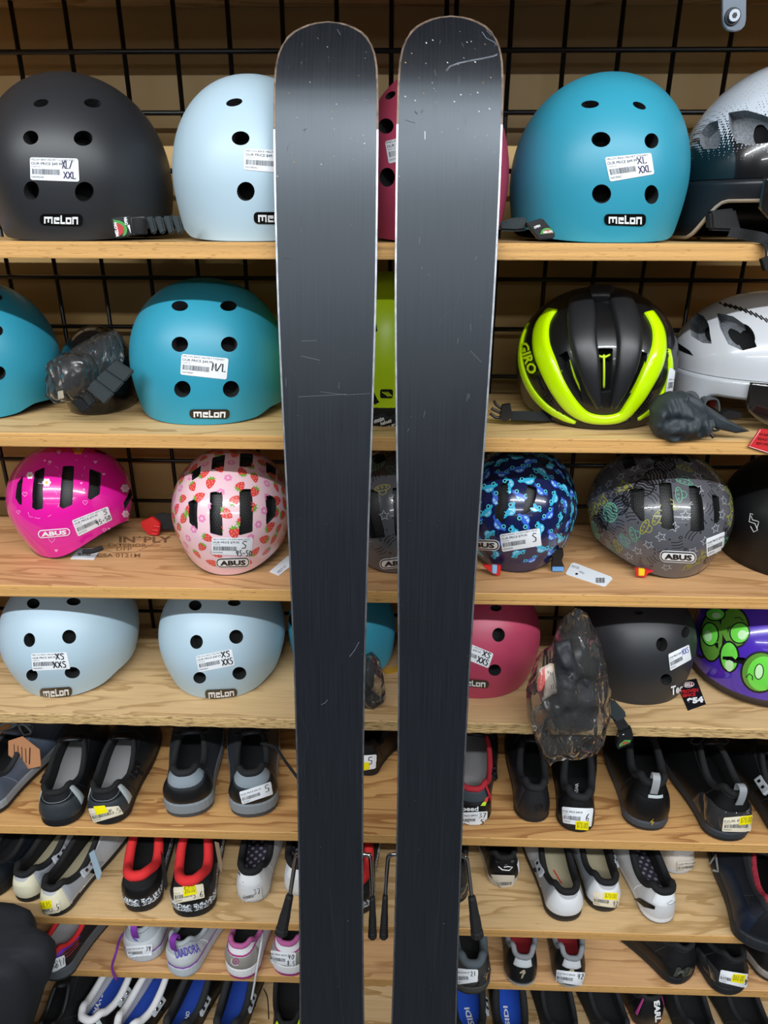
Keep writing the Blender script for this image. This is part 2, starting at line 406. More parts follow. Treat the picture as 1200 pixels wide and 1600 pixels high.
grid_panel(-.5482-.0762*4, 0, 12, ZG, 14, 'black wire grid panel behind the helmets left of the gap between skis')
grid_panel(.075, 0, 12, ZG, 14, 'black wire grid panel behind the helmets right of the gap between skis')
# wooden back board seen under the fifth board
# ---- skis
def ski_w(s):   # full width along the ski, s metres from the tip
    T = [(0, .0), (.0015, .026), (.004, .045), (.008, .062), (.013, .078), (.02, .0915), (.028, .102), (.038, .1095), (.052, .1155), (.08, .1185), (.12, .1195), (.2, .1195), (.30, .1185), (.42, .1135), (.6, .103), (.85, .0935), (1.05, .0925), (1.3, .097), (1.6, .107), (1.74, .108), (1.78, .09), (1.8, .05)]
    for (a, wa), (b, wb) in zip(T, T[1:]):
        if a <= s <= b: 
            t = (s-a)/(b-a); return wa+(wb-wa)*t
    return .05
BASE = bpy.data.materials.new('ski_base'); BASE.use_nodes = True
nt = BASE.node_tree; b = nt.nodes['Principled BSDF']; tc = nt.nodes.new('ShaderNodeTexCoord'); mp = nt.nodes.new('ShaderNodeMapping'); mp.inputs['Scale'].default_value = (700, 14, 8)
n = nt.nodes.new('ShaderNodeTexNoise'); n.inputs['Scale'].default_value = 1; n.inputs['Detail'].default_value = 3
r = nt.nodes.new('ShaderNodeValToRGB'); r.color_ramp.elements[0].color = (.007, .008, .0105, 1); r.color_ramp.elements[1].color = (.013, .015, .020, 1); r.color_ramp.elements[0].position = .3; r.color_ramp.elements[1].position = .7
K = nt.links.new; K(tc.outputs['Object'], mp.inputs[0]); K(mp.outputs[0], n.inputs['Vector']); K(n.outputs[0], r.inputs[0])
n2 = nt.nodes.new('ShaderNodeTexNoise'); n2.inputs['Scale'].default_value = 260; n2.inputs['Detail'].default_value = 2; K(tc.outputs['Object'], n2.inputs['Vector'])
r2 = nt.nodes.new('ShaderNodeValToRGB'); r2.color_ramp.elements[0].position = .74; r2.color_ramp.elements[0].color = (0, 0, 0, 1); r2.color_ramp.elements[1].position = .80; r2.color_ramp.elements[1].color = (.25, .27, .3, 1); K(n2.outputs[0], r2.inputs[0])
ad = nt.nodes.new('ShaderNodeMixRGB'); ad.blend_type = 'ADD'; ad.inputs[0].default_value = 1; K(r.outputs[0], ad.inputs[1]); K(r2.outputs[0], ad.inputs[2]); K(ad.outputs[0], b.inputs['Base Color'])
n3 = nt.nodes.new('ShaderNodeTexNoise'); n3.inputs['Scale'].default_value = 9; n3.inputs['Detail'].default_value = 5; K(tc.outputs['Object'], n3.inputs['Vector'])
mr = nt.nodes.new('ShaderNodeMapRange'); mr.inputs[3].default_value = .27; mr.inputs[4].default_value = .38; K(n3.outputs[0], mr.inputs[0]); K(mr.outputs[0], b.inputs['Roughness'])
b.inputs['Specular IOR Level'].default_value = .55; b.inputs['Specular Tint'].default_value = (.80, .90, 1, 1)
STEEL = mat('#9a9da2', .42, 1, var=.3, vscale=70); RUST = mat('#6f5f52', .55, .4, var=.6, vscale=110); TOPS = mat('#17181b', .35); CHROME = mat('#c9ccd0', .12, 1); RUB = mat('#1c1c1e', .6, bump=.3, bscale=200)
SKA, SKB = .876-.8936, -.1705      # plane: Y = SKA + SKB*(camera height - z)
def ski_pt(zr, s=0):   # zr height relative to camera, returns Y of the base plane
    return SKA + SKB*(-zr)
def ski(px_top, px_bot, label, ztip, xb_off=0):
    # axis points: at photo rows 200 and 1590 on the base plane
    def on_plane(px, py):
        o, d = ray(px, py); # Y = SKA + SKB*(o.z - z)
        t = (SKA+SKB*(0) - o.y)/(d.y + SKB*d.z); return o+d*t
    A = on_plane(px_top, 200); B = on_plane(px_bot, 1590)
    ax = (A-B).normalized()                 # up along the ski
    # floor contact
    foot = B + ax*((0.006-B.z)/ax.z)
    tipd = (ztip-B.z)/ax.z; Ltot = (B+ax*tipd-foot).length
    side = Vector((1, 0, 0)); side = (side-ax*side.dot(ax)).normalized(); nrm = side.cross(ax).normalized()
    if nrm.y > 0: nrm = -nrm               # base normal faces the viewer
    # local frame: x side, z up the ski, -y base side
    M = Matrix((side, -nrm, ax)).transposed().to_4x4(); M.translation = foot
    e = empty('ski', M, label, 'ski', 'pair of worn black skis standing base outward')
    S = [0, .0005, .0015, .0027, .004, .006, .008, .0105, .013, .0165, .02, .024, .028, .033, .038, .045, .055, .067, .08, .1, .12, .14, .16, .18, .2, .225, .25, .28, .32, .38, .45, .55, .65, .8, .95, 1.1, 1.3, 1.5, 1.65, 1.72, Ltot-.02, Ltot]
    S = [s for s in S if s <= Ltot]
    def off(s):      # early rise of the tip away from the viewer, plus tail
        t = max(0, .22-s); return .34*t**2.0 + 2.6*max(0, .085-s)**2
    Vb = []; Fb = []; Ve = []; Fe = []; Me = []; Vt = []; Ft = []
    EDG = .0022
    for i, s in enumerate(S):
        hw = ski_w(s*1.8/Ltot if s > 1.6 else s)/2; y = off(s); z = Ltot-s; hb = max(hw-EDG, hw*.9); th = .004+.007*min(1, s/.5)
        for q in (-1, -.5, 0, .5, 1): Vb.append((hb*q, y, z))
        # tip rail follows the outline inwards
        for sg in (-1, 1): Ve += [(sg*hb, y+.00005, z), (sg*hw, y+.0003, z+(0 if s > .02 else EDG*.6)), (sg*hw, y+.0022, z+(0 if s > .02 else EDG*.6))]
        for q in ((-1, .0022), (-.96, th*.7), (-.8, th), (.8, th), (.96, th*.7), (1, .0022)): Vt.append((hw*q[0], y+q[1], z))
    for i in range(len(S)-1):
        for q in range(4): a = i*5+q; Fb.append((a, a+5, a+6, a+1))
        for g in range(2):
            for q in range(2): a = i*6+g*3+q; Fe.append((a, a+6, a+7, a+1)); Me.append(1 if S[i] < .12 else 0)
        for q in range(5): a = i*6+q; Ft.append((a, a+1, a+7, a+6))
    Ft += [tuple(range(6)), tuple((len(S)-1)*6+q for q in range(6))[::-1]]
    base = new_obj('ski_base', mesh(Vb, Fb, True), e, [BASE])
    new_obj('metal_edge', mesh(Ve, Fe, False, Me), e, [STEEL, RUST])
    new_obj('topsheet', mesh(Vt, Ft, False), e, [TOPS])
    h = Host(M, Vb, Fb)
    # binding body and brake behind the ski
    return e, h, M, Ltot, base
def Minv_px(M, px, py, ylocal):
    Mi = M.inverted(); o, d = ray(px, py); lo = Mi @ o; ld = Mi.to_3x3() @ d; t = (ylocal-lo.y)/ld.y; return lo+ld*t
SCR = mat('#656c75', .5); SCR2 = mat('#2b2f36', .5); SCRW = mat('#c9ccd0', .5); SCO = mat('#a8833e', .6); SCD = mat('#07080a', .5)
SKI = {}
for key, pt, pb, lab, zt in (('L', 508.5, 518.5, 'left worn black ski with a plain dark base, right beside the light blue helmet', None), ('R', 702.5, 662.5, 'right worn black ski with white scratches near its tip', None)):
    ztip = {'L': FL+CZ+.2155, 'R': FL+CZ+.2205}[key]
    SKI[key] = ski(pt, pb, lab, ztip)
def brake(key, pts_px, label=None):
    e, h, M, L, _ = SKI[key]
    for chrome, tip in pts_px:
        P = [Minv_px(M, x, y, d) for x, y, d in chrome]
        o = tube('brake_arm', catmull(P, 5), .0034, CHROME, e, 8)
        T = [Minv_px(M, x, y, d) for x, y, d in tip]
        # rubber foot: tapered slab with a blunt end
        V = []; F = []
        ax = (T[-1]-T[0]); Ln = ax.length; ax.normalize(); sd = ax.cross(Vector((0, 1, 0))).normalized(); up = sd.cross(ax)
        prof = [(0, .0042, .004), (.05, .0055, .0055), (.45, .0068, .0062), (.58, .0078, .007), (.80, .0082, .0075), (.84, .0075, .0072), (.88, .0090, .008), (.98, .0092, .008), (1.02, .0075, .0065)]
        for t, a_, b_ in prof:
            c = T[0]+ax*Ln*t
            for k in range(8):
                an = 2*pi*(k+.5)/8; V.append(c+sd*a_*cos(an)*(1.15 if abs(tip[0][0]-592) > 60 else .80)+up*b_*sin(an))
        for i in range(len(prof)-1):
            for k in range(8): F.append((i*8+k, i*8+(k+1) % 8, i*8+8+(k+1) % 8, i*8+8+k))
        F += [tuple(range(8))[::-1], tuple((len(prof)-1)*8+k for k in range(8))]
        t = new_obj('brake_pad', mesh(V, F), o, [RUB])
    c = Minv_px(M, sum(p[0][0][0] for p in pts_px)/2, 1345, 0)
    box('binding_plate', -.034, .034, .012, .03, c.z-.10, c.z+.10, TOPS, e, .004)
    box('heel_binding', -.03, .03, .031, .058, c.z-.09, c.z-.02, TOPS, e, .008)
    return
brake('L', [([(475, 1334, .022), (466, 1336, .024), (462, 1342, .026), (453, 1400, .03)], [(453, 1398, .03), (439, 1459, .034)]),
            ([(562, 1334, .022), (574, 1336, .024), (579, 1342, .026), (582, 1402, .03)], [(582, 1400, .03), (582, 1463, .034)])])
brake('R', [([(622, 1334, .022), (611, 1336, .024), (606, 1344, .026), (602, 1400, .03)], [(602, 1398, .03), (599.5, 1463, .034)]),
            ([(715, 1334, .022), (724, 1338, .024), (730, 1345, .026), (737, 1402, .03)], [(737, 1400, .03), (746, 1463, .034)])])
def marks(key, items):
    e, h, M, L, base = SKI[key]; small = Ink(1)
    for pts, wd, m in items:
        k = Ink(1) if len(pts) > 2 else small
        k.stroke([(a, -b) for a, b in pts], wd*(.6 if wd < 1.3 else .85), m, 0, False, 6)
        if k is not small: put('scratch', k, pxid(h), h, base, .0003)
    o = put('fine_scratches', small, pxid(h), h, base, .0003)
    if o: o['kind'] = 'stuff'
rnd = random.Random(4)
ml = []; mr_ = []
for _ in range(26):
    x = rnd.uniform(440, 575); y = rnd.choice([rnd.uniform(60, 130), rnd.uniform(200, 420), rnd.uniform(420, 700)]); l = rnd.uniform(4, 16)
    ml.append(([(x, y), (x+rnd.uniform(-3, 3), y+l)], rnd.uniform(.5, .9), rnd.choice([SCR, SCR2, SCR2])))
for _ in range(34):
    x = rnd.uniform(632, 745); y = rnd.choice([rnd.uniform(55, 130), rnd.uniform(170, 420), rnd.uniform(420, 700)]); l = rnd.uniform(3, 14)
    mr_.append(([(x, y), (x+rnd.uniform(-3, 3), y+l)], rnd.uniform(.5, .9), rnd.choice([SCR, SCR2, SCR2])))
for _ in range(30):
    x = rnd.uniform(628, 770); y = rnd.uniform(60, 175); mr_.append(([(x, y), (x+rnd.uniform(1, 2.4), y+1.5)], rnd.uniform(1, 2.2), rnd.choice([SCRW, SCR, SCO])))
for _ in range(14):
    x = rnd.uniform(440, 575); y = rnd.uniform(60, 260); ml.append(([(x, y), (x+rnd.uniform(.8, 1.8), y+1.3)], rnd.uniform(.8, 1.5), rnd.choice([SCRW, SCR, SCO])))
ml += [([(527, 46), (532, 55)], 1, SCR), ([(546, 1026), (554, 1016), (561, 1003)], 1.2, SCR), ([(502, 1101), (508, 1098), (512, 1093)], 1.1, SCR), ([(463, 1100), (482, 1150), (470, 1205)], .7, SCR2),
 ([(515, 1385), (522, 1450), (531, 1540), (537, 1600)], .9, SCR2), ([(500, 612), (540, 617), (592, 614)], .6, SCR), ([(466, 620), (541, 616)], .7, SCR), ([(470, 556), (500, 563)], .8, SCR), ([(471, 533), (495, 532)], .7, SCR), ([(440, 405), (447, 403), (452, 404)], .9, SCD), ([(477, 206), (474, 203), (479, 201)], 1.3, SCD), ([(1, 1), (2, 2)], .1, SCR)]
mr_ += [([(697, 111), (703, 104), (716, 99), (735, 95), (752, 92), (771, 88), (783, 83)], 3.0, mat('#5b6068', .6)), ([(697, 111), (703, 104), (716, 99), (735, 95)], 1.5, SCR), ([(752, 92), (771, 88), (783, 80)], 1.2, SCR),
 ([(753, 50), (760, 60), (772, 66), (780, 76)], 1.3, SCR), ([(760, 48), (768, 56), (777, 60)], 1, SCR), ([(620, 968), (632, 970), (655, 969), (669, 971)], 1.6, SCD), ([(669, 971), (672, 972)], 2.5, SCD), ([(674, 979), (676, 981)], 2.5, SCD), ([(624, 961), (629, 965)], 1.6, SCD),
 ([(693, 1265), (690, 1330), (686, 1405), (678, 1520)], .8, SCR2), ([(648, 174), (652, 178)], 2, SCD), ([(658, 176), (661, 172)], 1.6, SCD), ([(633, 187), (640, 190), (648, 192)], 1.2, SCD), ([(664, 205), (664, 218)], 1.3, SCRW), ([(684, 510), (692, 495), (712, 480), (720, 455)], 1.2, SCR2), ([(735, 548), (752, 566)], .7, SCR)]
marks('L', ml); marks('R', mr_)
# ------------------------------------------------------------------ helmets
FOAM = mat('#101113', .95, bump=.6, bscale=500); DARK = mat('#08080a', .9); SILV = mat('#7d8187', .8, bump=.5, bscale=420, var=.35, vscale=380); BLKG = mat('#0a0a0c', .2, coat=.6)
WEB = mat('#15171a', .85, bump=.3, bscale=600); WEBG = mat('#2a3336', .85, bump=.3, bscale=500); PLAST = mat('#141416', .4)
NET = bpy.data.materials.new('honeycomb_net'); NET.use_nodes = True
nt = NET.node_tree; b = nt.nodes['Principled BSDF']; N = nt.nodes.new; K = nt.links.new
uv = N('ShaderNodeUVMap'); sx = N('ShaderNodeSeparateXYZ'); K(uv.outputs[0], sx.inputs[0])
def mth(op, a, bb, c=None):
    n = N('ShaderNodeMath'); n.operation = op
    for i, q in enumerate((a, bb, c)):
        if q is None: continue
        if isinstance(q, (int, float)): n.inputs[i].default_value = q
        else: K(q, n.inputs[i])
    return n.outputs[0]
yy_ = mth('MULTIPLY', sx.outputs[1], 1/.866); cx_ = N('ShaderNodeCombineXYZ'); K(mth('ADD', sx.outputs[0], mth('MULTIPLY', yy_, .5)), cx_.inputs[0]); K(yy_, cx_.inputs[1])
# distance to nearest of two interleaved lattices (hexagons)
def lat(ox, oy):
    a = mth('SUBTRACT', mth('FRACT', mth('ADD', sx.outputs[0], ox), 0), .5)
    c = mth('SUBTRACT', mth('MULTIPLY', mth('FRACT', mth('ADD', mth('DIVIDE', sx.outputs[1], 1.732), oy), 0), 1.732), .866)
    return mth('SQRT', mth('ADD', mth('MULTIPLY', a, a), mth('MULTIPLY', c, c)), 0)
dist = mth('MINIMUM', lat(0, 0), lat(.5, .5))
r = N('ShaderNodeValToRGB'); r.color_ramp.elements[0].position = .40; r.color_ramp.elements[0].color = (.004, .004, .004, 1); r.color_ramp.elements[1].position = .46; r.color_ramp.elements[1].color = (.03, .03, .031, 1)
K(dist, r.inputs[0]); K(r.outputs[0], b.inputs['Base Color']); b.inputs['Roughness'].default_value = .5
def dome_grid(fn, nu, nv):
    V = []; F = []
    for j in range(nv):
        for i in range(nu): V.append(fn(2*pi*i/nu, j/nv))
    V.append(fn(0, 1))
    for j in range(nv-1):
        for i in range(nu): F.append((j*nu+i, j*nu+(i+1) % nu, (j+1)*nu+(i+1) % nu, (j+1)*nu+i))
    for i in range(nu): F.append(((nv-1)*nu+i, (nv-1)*nu+(i+1) % nu, nv*nu))
    return V, F
def dome_fn(ax, ay, H, zc=.065, taper=.06, lift=.012, pw=2.15, top=2.1, egg=.06, front=0.0, notch=0.0, tb=.3, ridge=0):
    def fn(ph, t):
        c, s = cos(ph), sin(ph)
        rx = abs(c)**(2/pw)*(1 if c >= 0 else -1); ry = abs(s)**(2/pw)*(1 if s >= 0 else -1)
        side = abs(c)**3
        zr = lift*side + front*max(0, -s)**4 + notch*exp(-((abs(c)-.93)/.10)**2)*(1 if s < .2 else .5)
        if t < tb:
            q = t/tb; z = zr+(zc-zr)*q; R = 1-taper*((zc-z)/zc)**1.6
        else:
            a = (t-tb)/(1-tb)*pi/2; z = zc+(H-zc)*abs(sin(a))**(2/top); R = abs(cos(a))**(2/top) if t < 1 else 0
        e = 1+egg*ry*.5
        rr = 1+(ridge*cos(10*ph)*sin(pi*min(1, max(0, (t-.2)/.8)))**2 if ridge else 0)
        return Vector((ax*rx*R*e*rr, ay*ry*R*rr, z))
    return fn
def join_meshes(parts):
    V = []; F = []
    for v, f in parts:
        b_ = len(V); V += list(v); F += [tuple(i+b_ for i in q) for q in f]
    return V, F
def carve(V, F, MI, mats, cutters, slots):
    """cut real holes with an exact boolean; returns mesh"""
    me = mesh(V, F, True, MI); a = bpy.data.objects.new('a', me); COL.objects.link(a)
    for m in mats: me.materials.append(m)
    tmp = [a]
    jobs = []
    for cs, slot in zip(cutters, slots):
        if cs and slot == 1 and cs is cutters[1]: jobs += [([c_], slot) for c_ in cs]
        elif cs: jobs.append((cs, slot))
    for cs, slot in jobs:
        cv, cf = join_meshes(cs); cm = mesh(cv, cf, False, [slot]*len(cf))
        for m in mats: cm.materials.append(m)
        c = bpy.data.objects.new('c', cm); COL.objects.link(c); tmp.append(c)
        md = a.modifiers.new('b', 'BOOLEAN'); md.operation = 'DIFFERENCE'; md.solver = 'EXACT'; md.object = c; md.use_self = False
    dg = bpy.context.evaluated_depsgraph_get(); dg.update()
    out = bpy.data.meshes.new_from_object(a.evaluated_get(dg))
    for t in tmp: bpy.data.objects.remove(t)
    return out
def fix_normals(me, V, F):
    """give the outer skin the smooth normals of the uncut surface"""
    bv = BVHTree.FromPolygons(V, F); t = mesh(V, F, True)
    vn = [Vector(v.normal) for v in t.vertices]; bpy.data.meshes.remove(t)
    nr = [Vector((0, 0, 0))]*len(me.loops); cache = {}
    for p in me.polygons:
        sm = p.material_index == 0
        for li in p.loop_indices:
            if not sm: nr[li] = p.normal.copy(); continue
            vi = me.loops[li].vertex_index
            if vi not in cache:
                co = me.vertices[vi].co; h = bv.find_nearest(co)
                if h[0] is None or h[3] > .0015: cache[vi] = None
                else:
                    q = F[h[2]]; ws = [1/((V[k]-co).length+1e-6)**2 for k in q]
                    cache[vi] = sum((vn[k]*w_ for k, w_ in zip(q, ws)), Vector()).normalized()
            n_ = cache[vi]
            nr[li] = n_ if (n_ is not None and n_.dot(p.normal) > .3) else p.normal.copy()
    me.polygons.foreach_set('use_smooth', [True]*len(me.polygons))
    me.normals_split_custom_set([tuple(n_) for n_ in nr])
def ellpx(cx, cy, rx, ry, rot=0, n=20):
    return [(cx+rx*cos(2*pi*i/n)*cos(rot)-ry*sin(2*pi*i/n)*sin(rot), cy+rx*cos(2*pi*i/n)*sin(rot)+ry*sin(2*pi*i/n)*cos(rot)) for i in range(n)]
def cutter(host, pts, din=.05, dout=.02, shrink=1, hull=False):
    hs_ = [host.hitpx(*p) for p in pts]
    hs_ = [h for h in hs_ if h]
    if len(hs_) < 3: return None
    n = sum((h[1] for h in hs_), Vector()).normalized(); P = [h[0] for h in hs_]; c = sum(P, Vector())/len(P)
    if shrink != 1: P = [c+(p-c)*shrink for p in P]
    k = len(P); V = [p+n*dout for p in P]+[p-n*din for p in P]
    F = [tuple(range(k)), tuple(range(2*k-1, k-1, -1))]+[(i, k+i, k+(i+1) % k, (i+1) % k) for i in range(k)]
    # orient outward
    bm = bmesh.new(); vs = [bm.verts.new(v) for v in V]
    for f in F: bm.faces.new([vs[i] for i in f])
    if hull:
        for f in list(bm.faces): bm.faces.remove(f)
        r_ = bmesh.ops.convex_hull(bm, input=bm.verts[:]); bmesh.ops.delete(bm, geom=list({v for v in r_['geom_interior'] if isinstance(v, bmesh.types.BMVert)}), context='VERTS')
    bmesh.ops.recalc_face_normals(bm, faces=bm.faces); bm.verts.index_update()
    F = [tuple(v.index for v in f.verts) for f in bm.faces]; V = [v.co.copy() for v in bm.verts]; bm.free()
    return V, F
def round_poly(P, r=.18):
    out = []; n = len(P)
    for i in range(n):
        a = Vector(P[i-1]); b_ = Vector(P[i]); c = Vector(P[(i+1) % n])
        for t in (r, r*.35): out.append(tuple(b_.lerp(a, t)) if t == r else tuple(b_.lerp(a, t*.6)*.75+b_.lerp(c, t*.6)*.25))
        out.append(tuple(b_.lerp(c, t*.6)*.75+b_.lerp(a, t*.6)*.25)); out.append(tuple(b_.lerp(c, r)))
    return out
class Helm: pass
def helmet(name, label, shelf, pxc, yc, shell, m, yaw=0, pitch=0, roll=0, holes=(), slots=(), thick=.017, foam=None, net=False, group=None, inner=None, nu=96, nv=36, dz=0, deep=()):
    z = ztop(shelf)
    x = x_at(pxc, yc, z+.08)
    R = Matrix.Rotation(radians(yaw), 4, 'Z') @ Matrix.Rotation(radians(pitch), 4, 'X') @ Matrix.Rotation(radians(roll), 4, 'Y')
    shell = dict(shell)
    for _ in range(3):          # keep the back clear of the wire grid, the front where it is
        fn = dome_fn(**shell); V, F = dome_grid(fn, nu, nv)
        ex = yc+max((R @ v).y for v in V)-(GY-.0085)
        if ex > .0005: shell['ay'] -= ex*.52; yc -= ex*.5
    zmin = min((R @ v).z for v in V)
    M = Matrix.Translation((x, yc, z-zmin+.0008+dz)) @ R
    e = empty(name, M, label, 'helmet', group)
    h = Helm(); h.e = e; h.M = M; h.host = Host(M, V, F); h.fn = fn
    sx_ = 1-thick/shell['ax']; sz_ = 1-thick/shell['H']
    Vi = []
    for j in range(nv+1):
        for i in range(nu if j < nv else 1):
            p = V[j*nu+i]; Vi.append(Vector((p.x*sx_, p.y*sx_, p.z*sz_ if j else p.z+.0005)))
    nV = len(V); AV = V+Vi; AF = list(F)+[tuple(i+nV for i in q[::-1]) for q in F]
    MI = [0]*len(F)+[1]*len(F)
    for i in range(nu): AF.append((i, nV+i, nV+(i+1) % nu, (i+1) % nu)); MI.append(1)
    cs = [cutter(h.host, ellpx(*q)) for q in holes]+[cutter(h.host, round_poly(q)) for q in slots]
    cs = [c for c in cs if c]
    dp = [cutter(h.host, round_poly(q) if isinstance(q[0], tuple) else ellpx(*q), din=thick*.62, hull=True) for q in deep]; dp = [c for c in dp if c]
    di = [cutter(h.host, (q if isinstance(q[0], tuple) else ellpx(*q)), shrink=.5) for q in inner or []]; di = [c for c in di if c]
    mats = [m, foam or FOAM, DARK]
    me = carve(AV, AF, MI, mats, [cs, dp, di], [1, 1, 2]) if (cs or dp) else mesh(AV, AF, True, MI)
    if not (cs or dp):
        for q in mats: me.materials.append(q)
    else: fix_normals(me, V, F)
    h.shell = new_obj('shell', me, e)
    ff = [p for p in me.polygons if p.material_index == 0]
    h.host.clip = BVHTree.FromPolygons([v.co.copy() for v in me.vertices], [tuple(p.vertices) for p in ff])
    if net:
        s2 = 1-thick*.55/shell['ax']; s3 = 1-thick*.5/shell['H']
        nv_ = [Vector((p.x*s2, p.y*s2, p.z*s3+.001)) for p in V]; mm = mesh(nv_, F, True); ul = mm.uv_layers.new(name='UVMap')
        for p in mm.polygons:
            for li in p.loop_indices:
                c = nv_[mm.loops[li].vertex_index]
                aa = atan2(c.x, -c.y); ul.data[li].uv = (aa*shell['ax']/.0042, c.z/.0042)
        new_obj('inner_net', mm, e, [NET])
    # liner padding
    pv = [Vector((p.x*.80, p.y*.80, p.z*.82+.012)) for p in V]
    new_obj('padding', mesh(pv, [q[::-1] for q in F], True), e, [DARK])
    return h
LGW = mat('#e8eaec', .35)
def melon_badge(h, quad, wm=LGW):
    pm = h.host.pxmap(4, quad); k = Ink(4)
    k.rrect(0, 0, 4, 1, .38, BLKG, 0, .12); o = put('logo_badge', k, pm, h.host, h.e, .0012, gap=.0002)
    g = Ink(4); y0, y1 = .14, .86; s = .14
    def R_(x0, a, x1, c): g.rect(x0, a, x1, c, wm, 1)
    x = .42
    R_(x, y0, x+s, y1-.1); R_(x, y1-.28, x+.8, y1-.1); R_(x+.33, y0+.1, x+.33+s, y1-.1); R_(x+.66, y0, x+.66+s, y1-.1); x += .92
    R_(x, y0, x+s, y1-.2); R_(x, y0, x+.52, y0+.17); R_(x, y1-.3, x+.52, y1-.14); R_(x+.2, y0+.30, x+.52, y0+.42); x += .60
    R_(x, y0, x+s, y1+.02); R_(x, y0, x+.44, y0+.17); x += .50
    R_(x, y0, x+s, y1-.15); R_(x+.38, y0, x+.38+s, y1-.15); R_(x, y0, x+.5, y0+.17); R_(x, y1-.32, x+.5, y1-.15); x += .60
    R_(x, y0, x+s, y1-.1); R_(x+.4, y0, x+.4+s, y1-.1); R_(x, y1-.28, x+.5, y1-.1)
    put('logo_lettering', g, pm, h.host, o, .0016)
MEL = dict(ax=.113, ay=.128, H=.186, zc=.07, taper=.10, lift=.008, notch=.007)
TEAL = mat('#2f93ad', .42, var=.02, vscale=9); PALE = mat('#adc5d3', .42); MBLK = mat('#25272b', .42); PINKM = mat('#b5415e', .42); MATB = mat('#26282c', .45)
def mel(**k): d = dict(MEL); d.update(k); return d
H = {}
H['A'] = helmet('skate_helmet', 'large matte black dome helmet at the left end of the topmost shelf', 1, 134, .142, mel(ax=.112, ay=.136, H=.196), MBLK,
  holes=[(48, 215, 12, 11), (130, 216, 15, 12), (49, 298, 12, 15), (132, 300, 15, 16), (64, 161, 12, 6, -.2), (145, 161, 14, 7, .1)])
sticker(H['A'].host, H['A'].e, [(47, 246), (122, 248), (124, 284), (48, 281)], 'MELON BIKE HELMET CLOSED EYES', hand=[('XL/', .66, .55, .88, .9), ('XXL', .68, .12, .95, .42)], hc=PURI, sku='100378358')
melon_badge(H['A'], [(63, 334), (129, 334), (129, 353), (63, 351)])
H['B'] = helmet('skate_helmet', 'pale blue dome helmet on the topmost shelf, partly behind the left ski', 1, 404, .140, mel(ax=.107, ay=.132, H=.193), PALE,
  holes=[(366, 160, 13, 6, -.2), (376, 216, 14, 11), (384, 299, 14, 15), (440, 160, 13, 6), (455, 216, 14, 11), (455, 300, 14, 15)])
sticker(H['B'].host, H['B'].e, [(382, 233), (457, 236), (457, 272), (381, 265)], 'MELON BIKE HELMET BERLIN', hand=[('XL', .7, .5, .92, .85)], sku='100378342')
melon_badge(H['B'], [(396, 331), (462, 331), (461, 350), (397, 349)])
H['C'] = helmet('skate_helmet', 'rose pink dome helmet on the topmost shelf, mostly hidden behind the right ski', 1, 676, .142, mel(ax=.099, ay=.132, H=.202), PINKM,
  holes=[(610, 149, 9, 5, -.6), (603, 197, 12, 12), (605, 277, 12, 15), (680, 150, 12, 6), (688, 200, 12, 12), (688, 280, 12, 15)])
sticker(H['C'].host, H['C'].e, [(602, 221), (672, 205), (678, 238), (608, 256)], 'MELON BIKE HELMET', hand=[('XL', .7, .5, .92, .85)])
H['D'] = helmet('skate_helmet', 'large matte teal blue dome helmet at the right of the topmost shelf', 1, 930, .140, mel(ax=.110, ay=.134, H=.194), TEAL, yaw=4,
  holes=[(922, 163, 14, 6, -.05), (999, 165, 11, 5, .4), (939, 218, 15, 12), (1018, 220, 11, 12), (940, 303, 15, 15), (1018, 304, 11, 15)])
sticker(H['D'].host, H['D'].e, [(945, 246), (1017, 239), (1022, 272), (953, 284)], hand=[('XL', .66, .56, .9, .86), ('XXL', .66, .14, .96, .46)], hc=PURI)
melon_badge(H['D'], [(944, 334), (1009, 334), (1008, 353), (944, 351)])
H['F'] = helmet('skate_helmet', 'teal dome helmet cut off by the left picture edge, on the second shelf', 2, -24, .170, mel(), TEAL,
  holes=[(-4, 465, 8, 5), (-3, 517, 8, 8), (-2, 583, 11, 11), (-75, 470, 10, 7), (-78, 580, 10, 10)])
H['H'] = helmet('skate_helmet', 'teal dome helmet marked M/L on the second shelf, beside the left ski', 2, 331, .160, mel(H=.188, ay=.124), TEAL,
  holes=[(281, 478, 13, 8), (357, 478, 13, 8), (281, 538, 13, 12), (358, 538, 13, 12), (285, 608, 13, 13), (361, 608, 13, 13)])
sticker(H['H'].host, H['H'].e, [(284, 553), (357, 560), (354, 593), (282, 585)], hand=[('M/L', .66, .35, .98, .72)], hw=.05)
melon_badge(H['H'], [(296, 639), (359, 639), (358, 654), (297, 653)])
PB2 = mat('#a3bac9', .42)
H['V'] = helmet('skate_helmet', 'small pale blue dome helmet at the left of the fourth shelf', 4, 113, .140, mel(ax=.109, ay=.118, H=.180, taper=.16), PALE, roll=-2,
  holes=[(52, 943, 10, 8), (115, 940, 11, 6), (46, 1000, 9, 11), (108, 995, 11, 11), (50, 1055, 9, 9), (113, 1051, 12, 9)])
sticker(H['V'].host, H['V'].e, [(49, 1021), (104, 1019), (110, 1045), (51, 1048)], 'MELON BIKE HELMET BERLIN', hand=[('XS', .66, .6, .92, .95), ('XXS', .56, .12, .93, .48)], hw=.06)
melon_badge(H['V'], [(62, 1075), (112, 1072), (113, 1086), (64, 1092)])
H['W'] = helmet('skate_helmet', 'small pale blue dome helmet on the fourth shelf, just left of the skis', 4, 348, .146, mel(ax=.106, ay=.118, H=.180, taper=.16), PALE, roll=1,
  holes=[(305, 946, 10, 8), (366, 942, 10, 5), (307, 1003, 10, 11), (369, 995, 11, 11), (312, 1059, 10, 9), (374, 1052, 11, 10)])
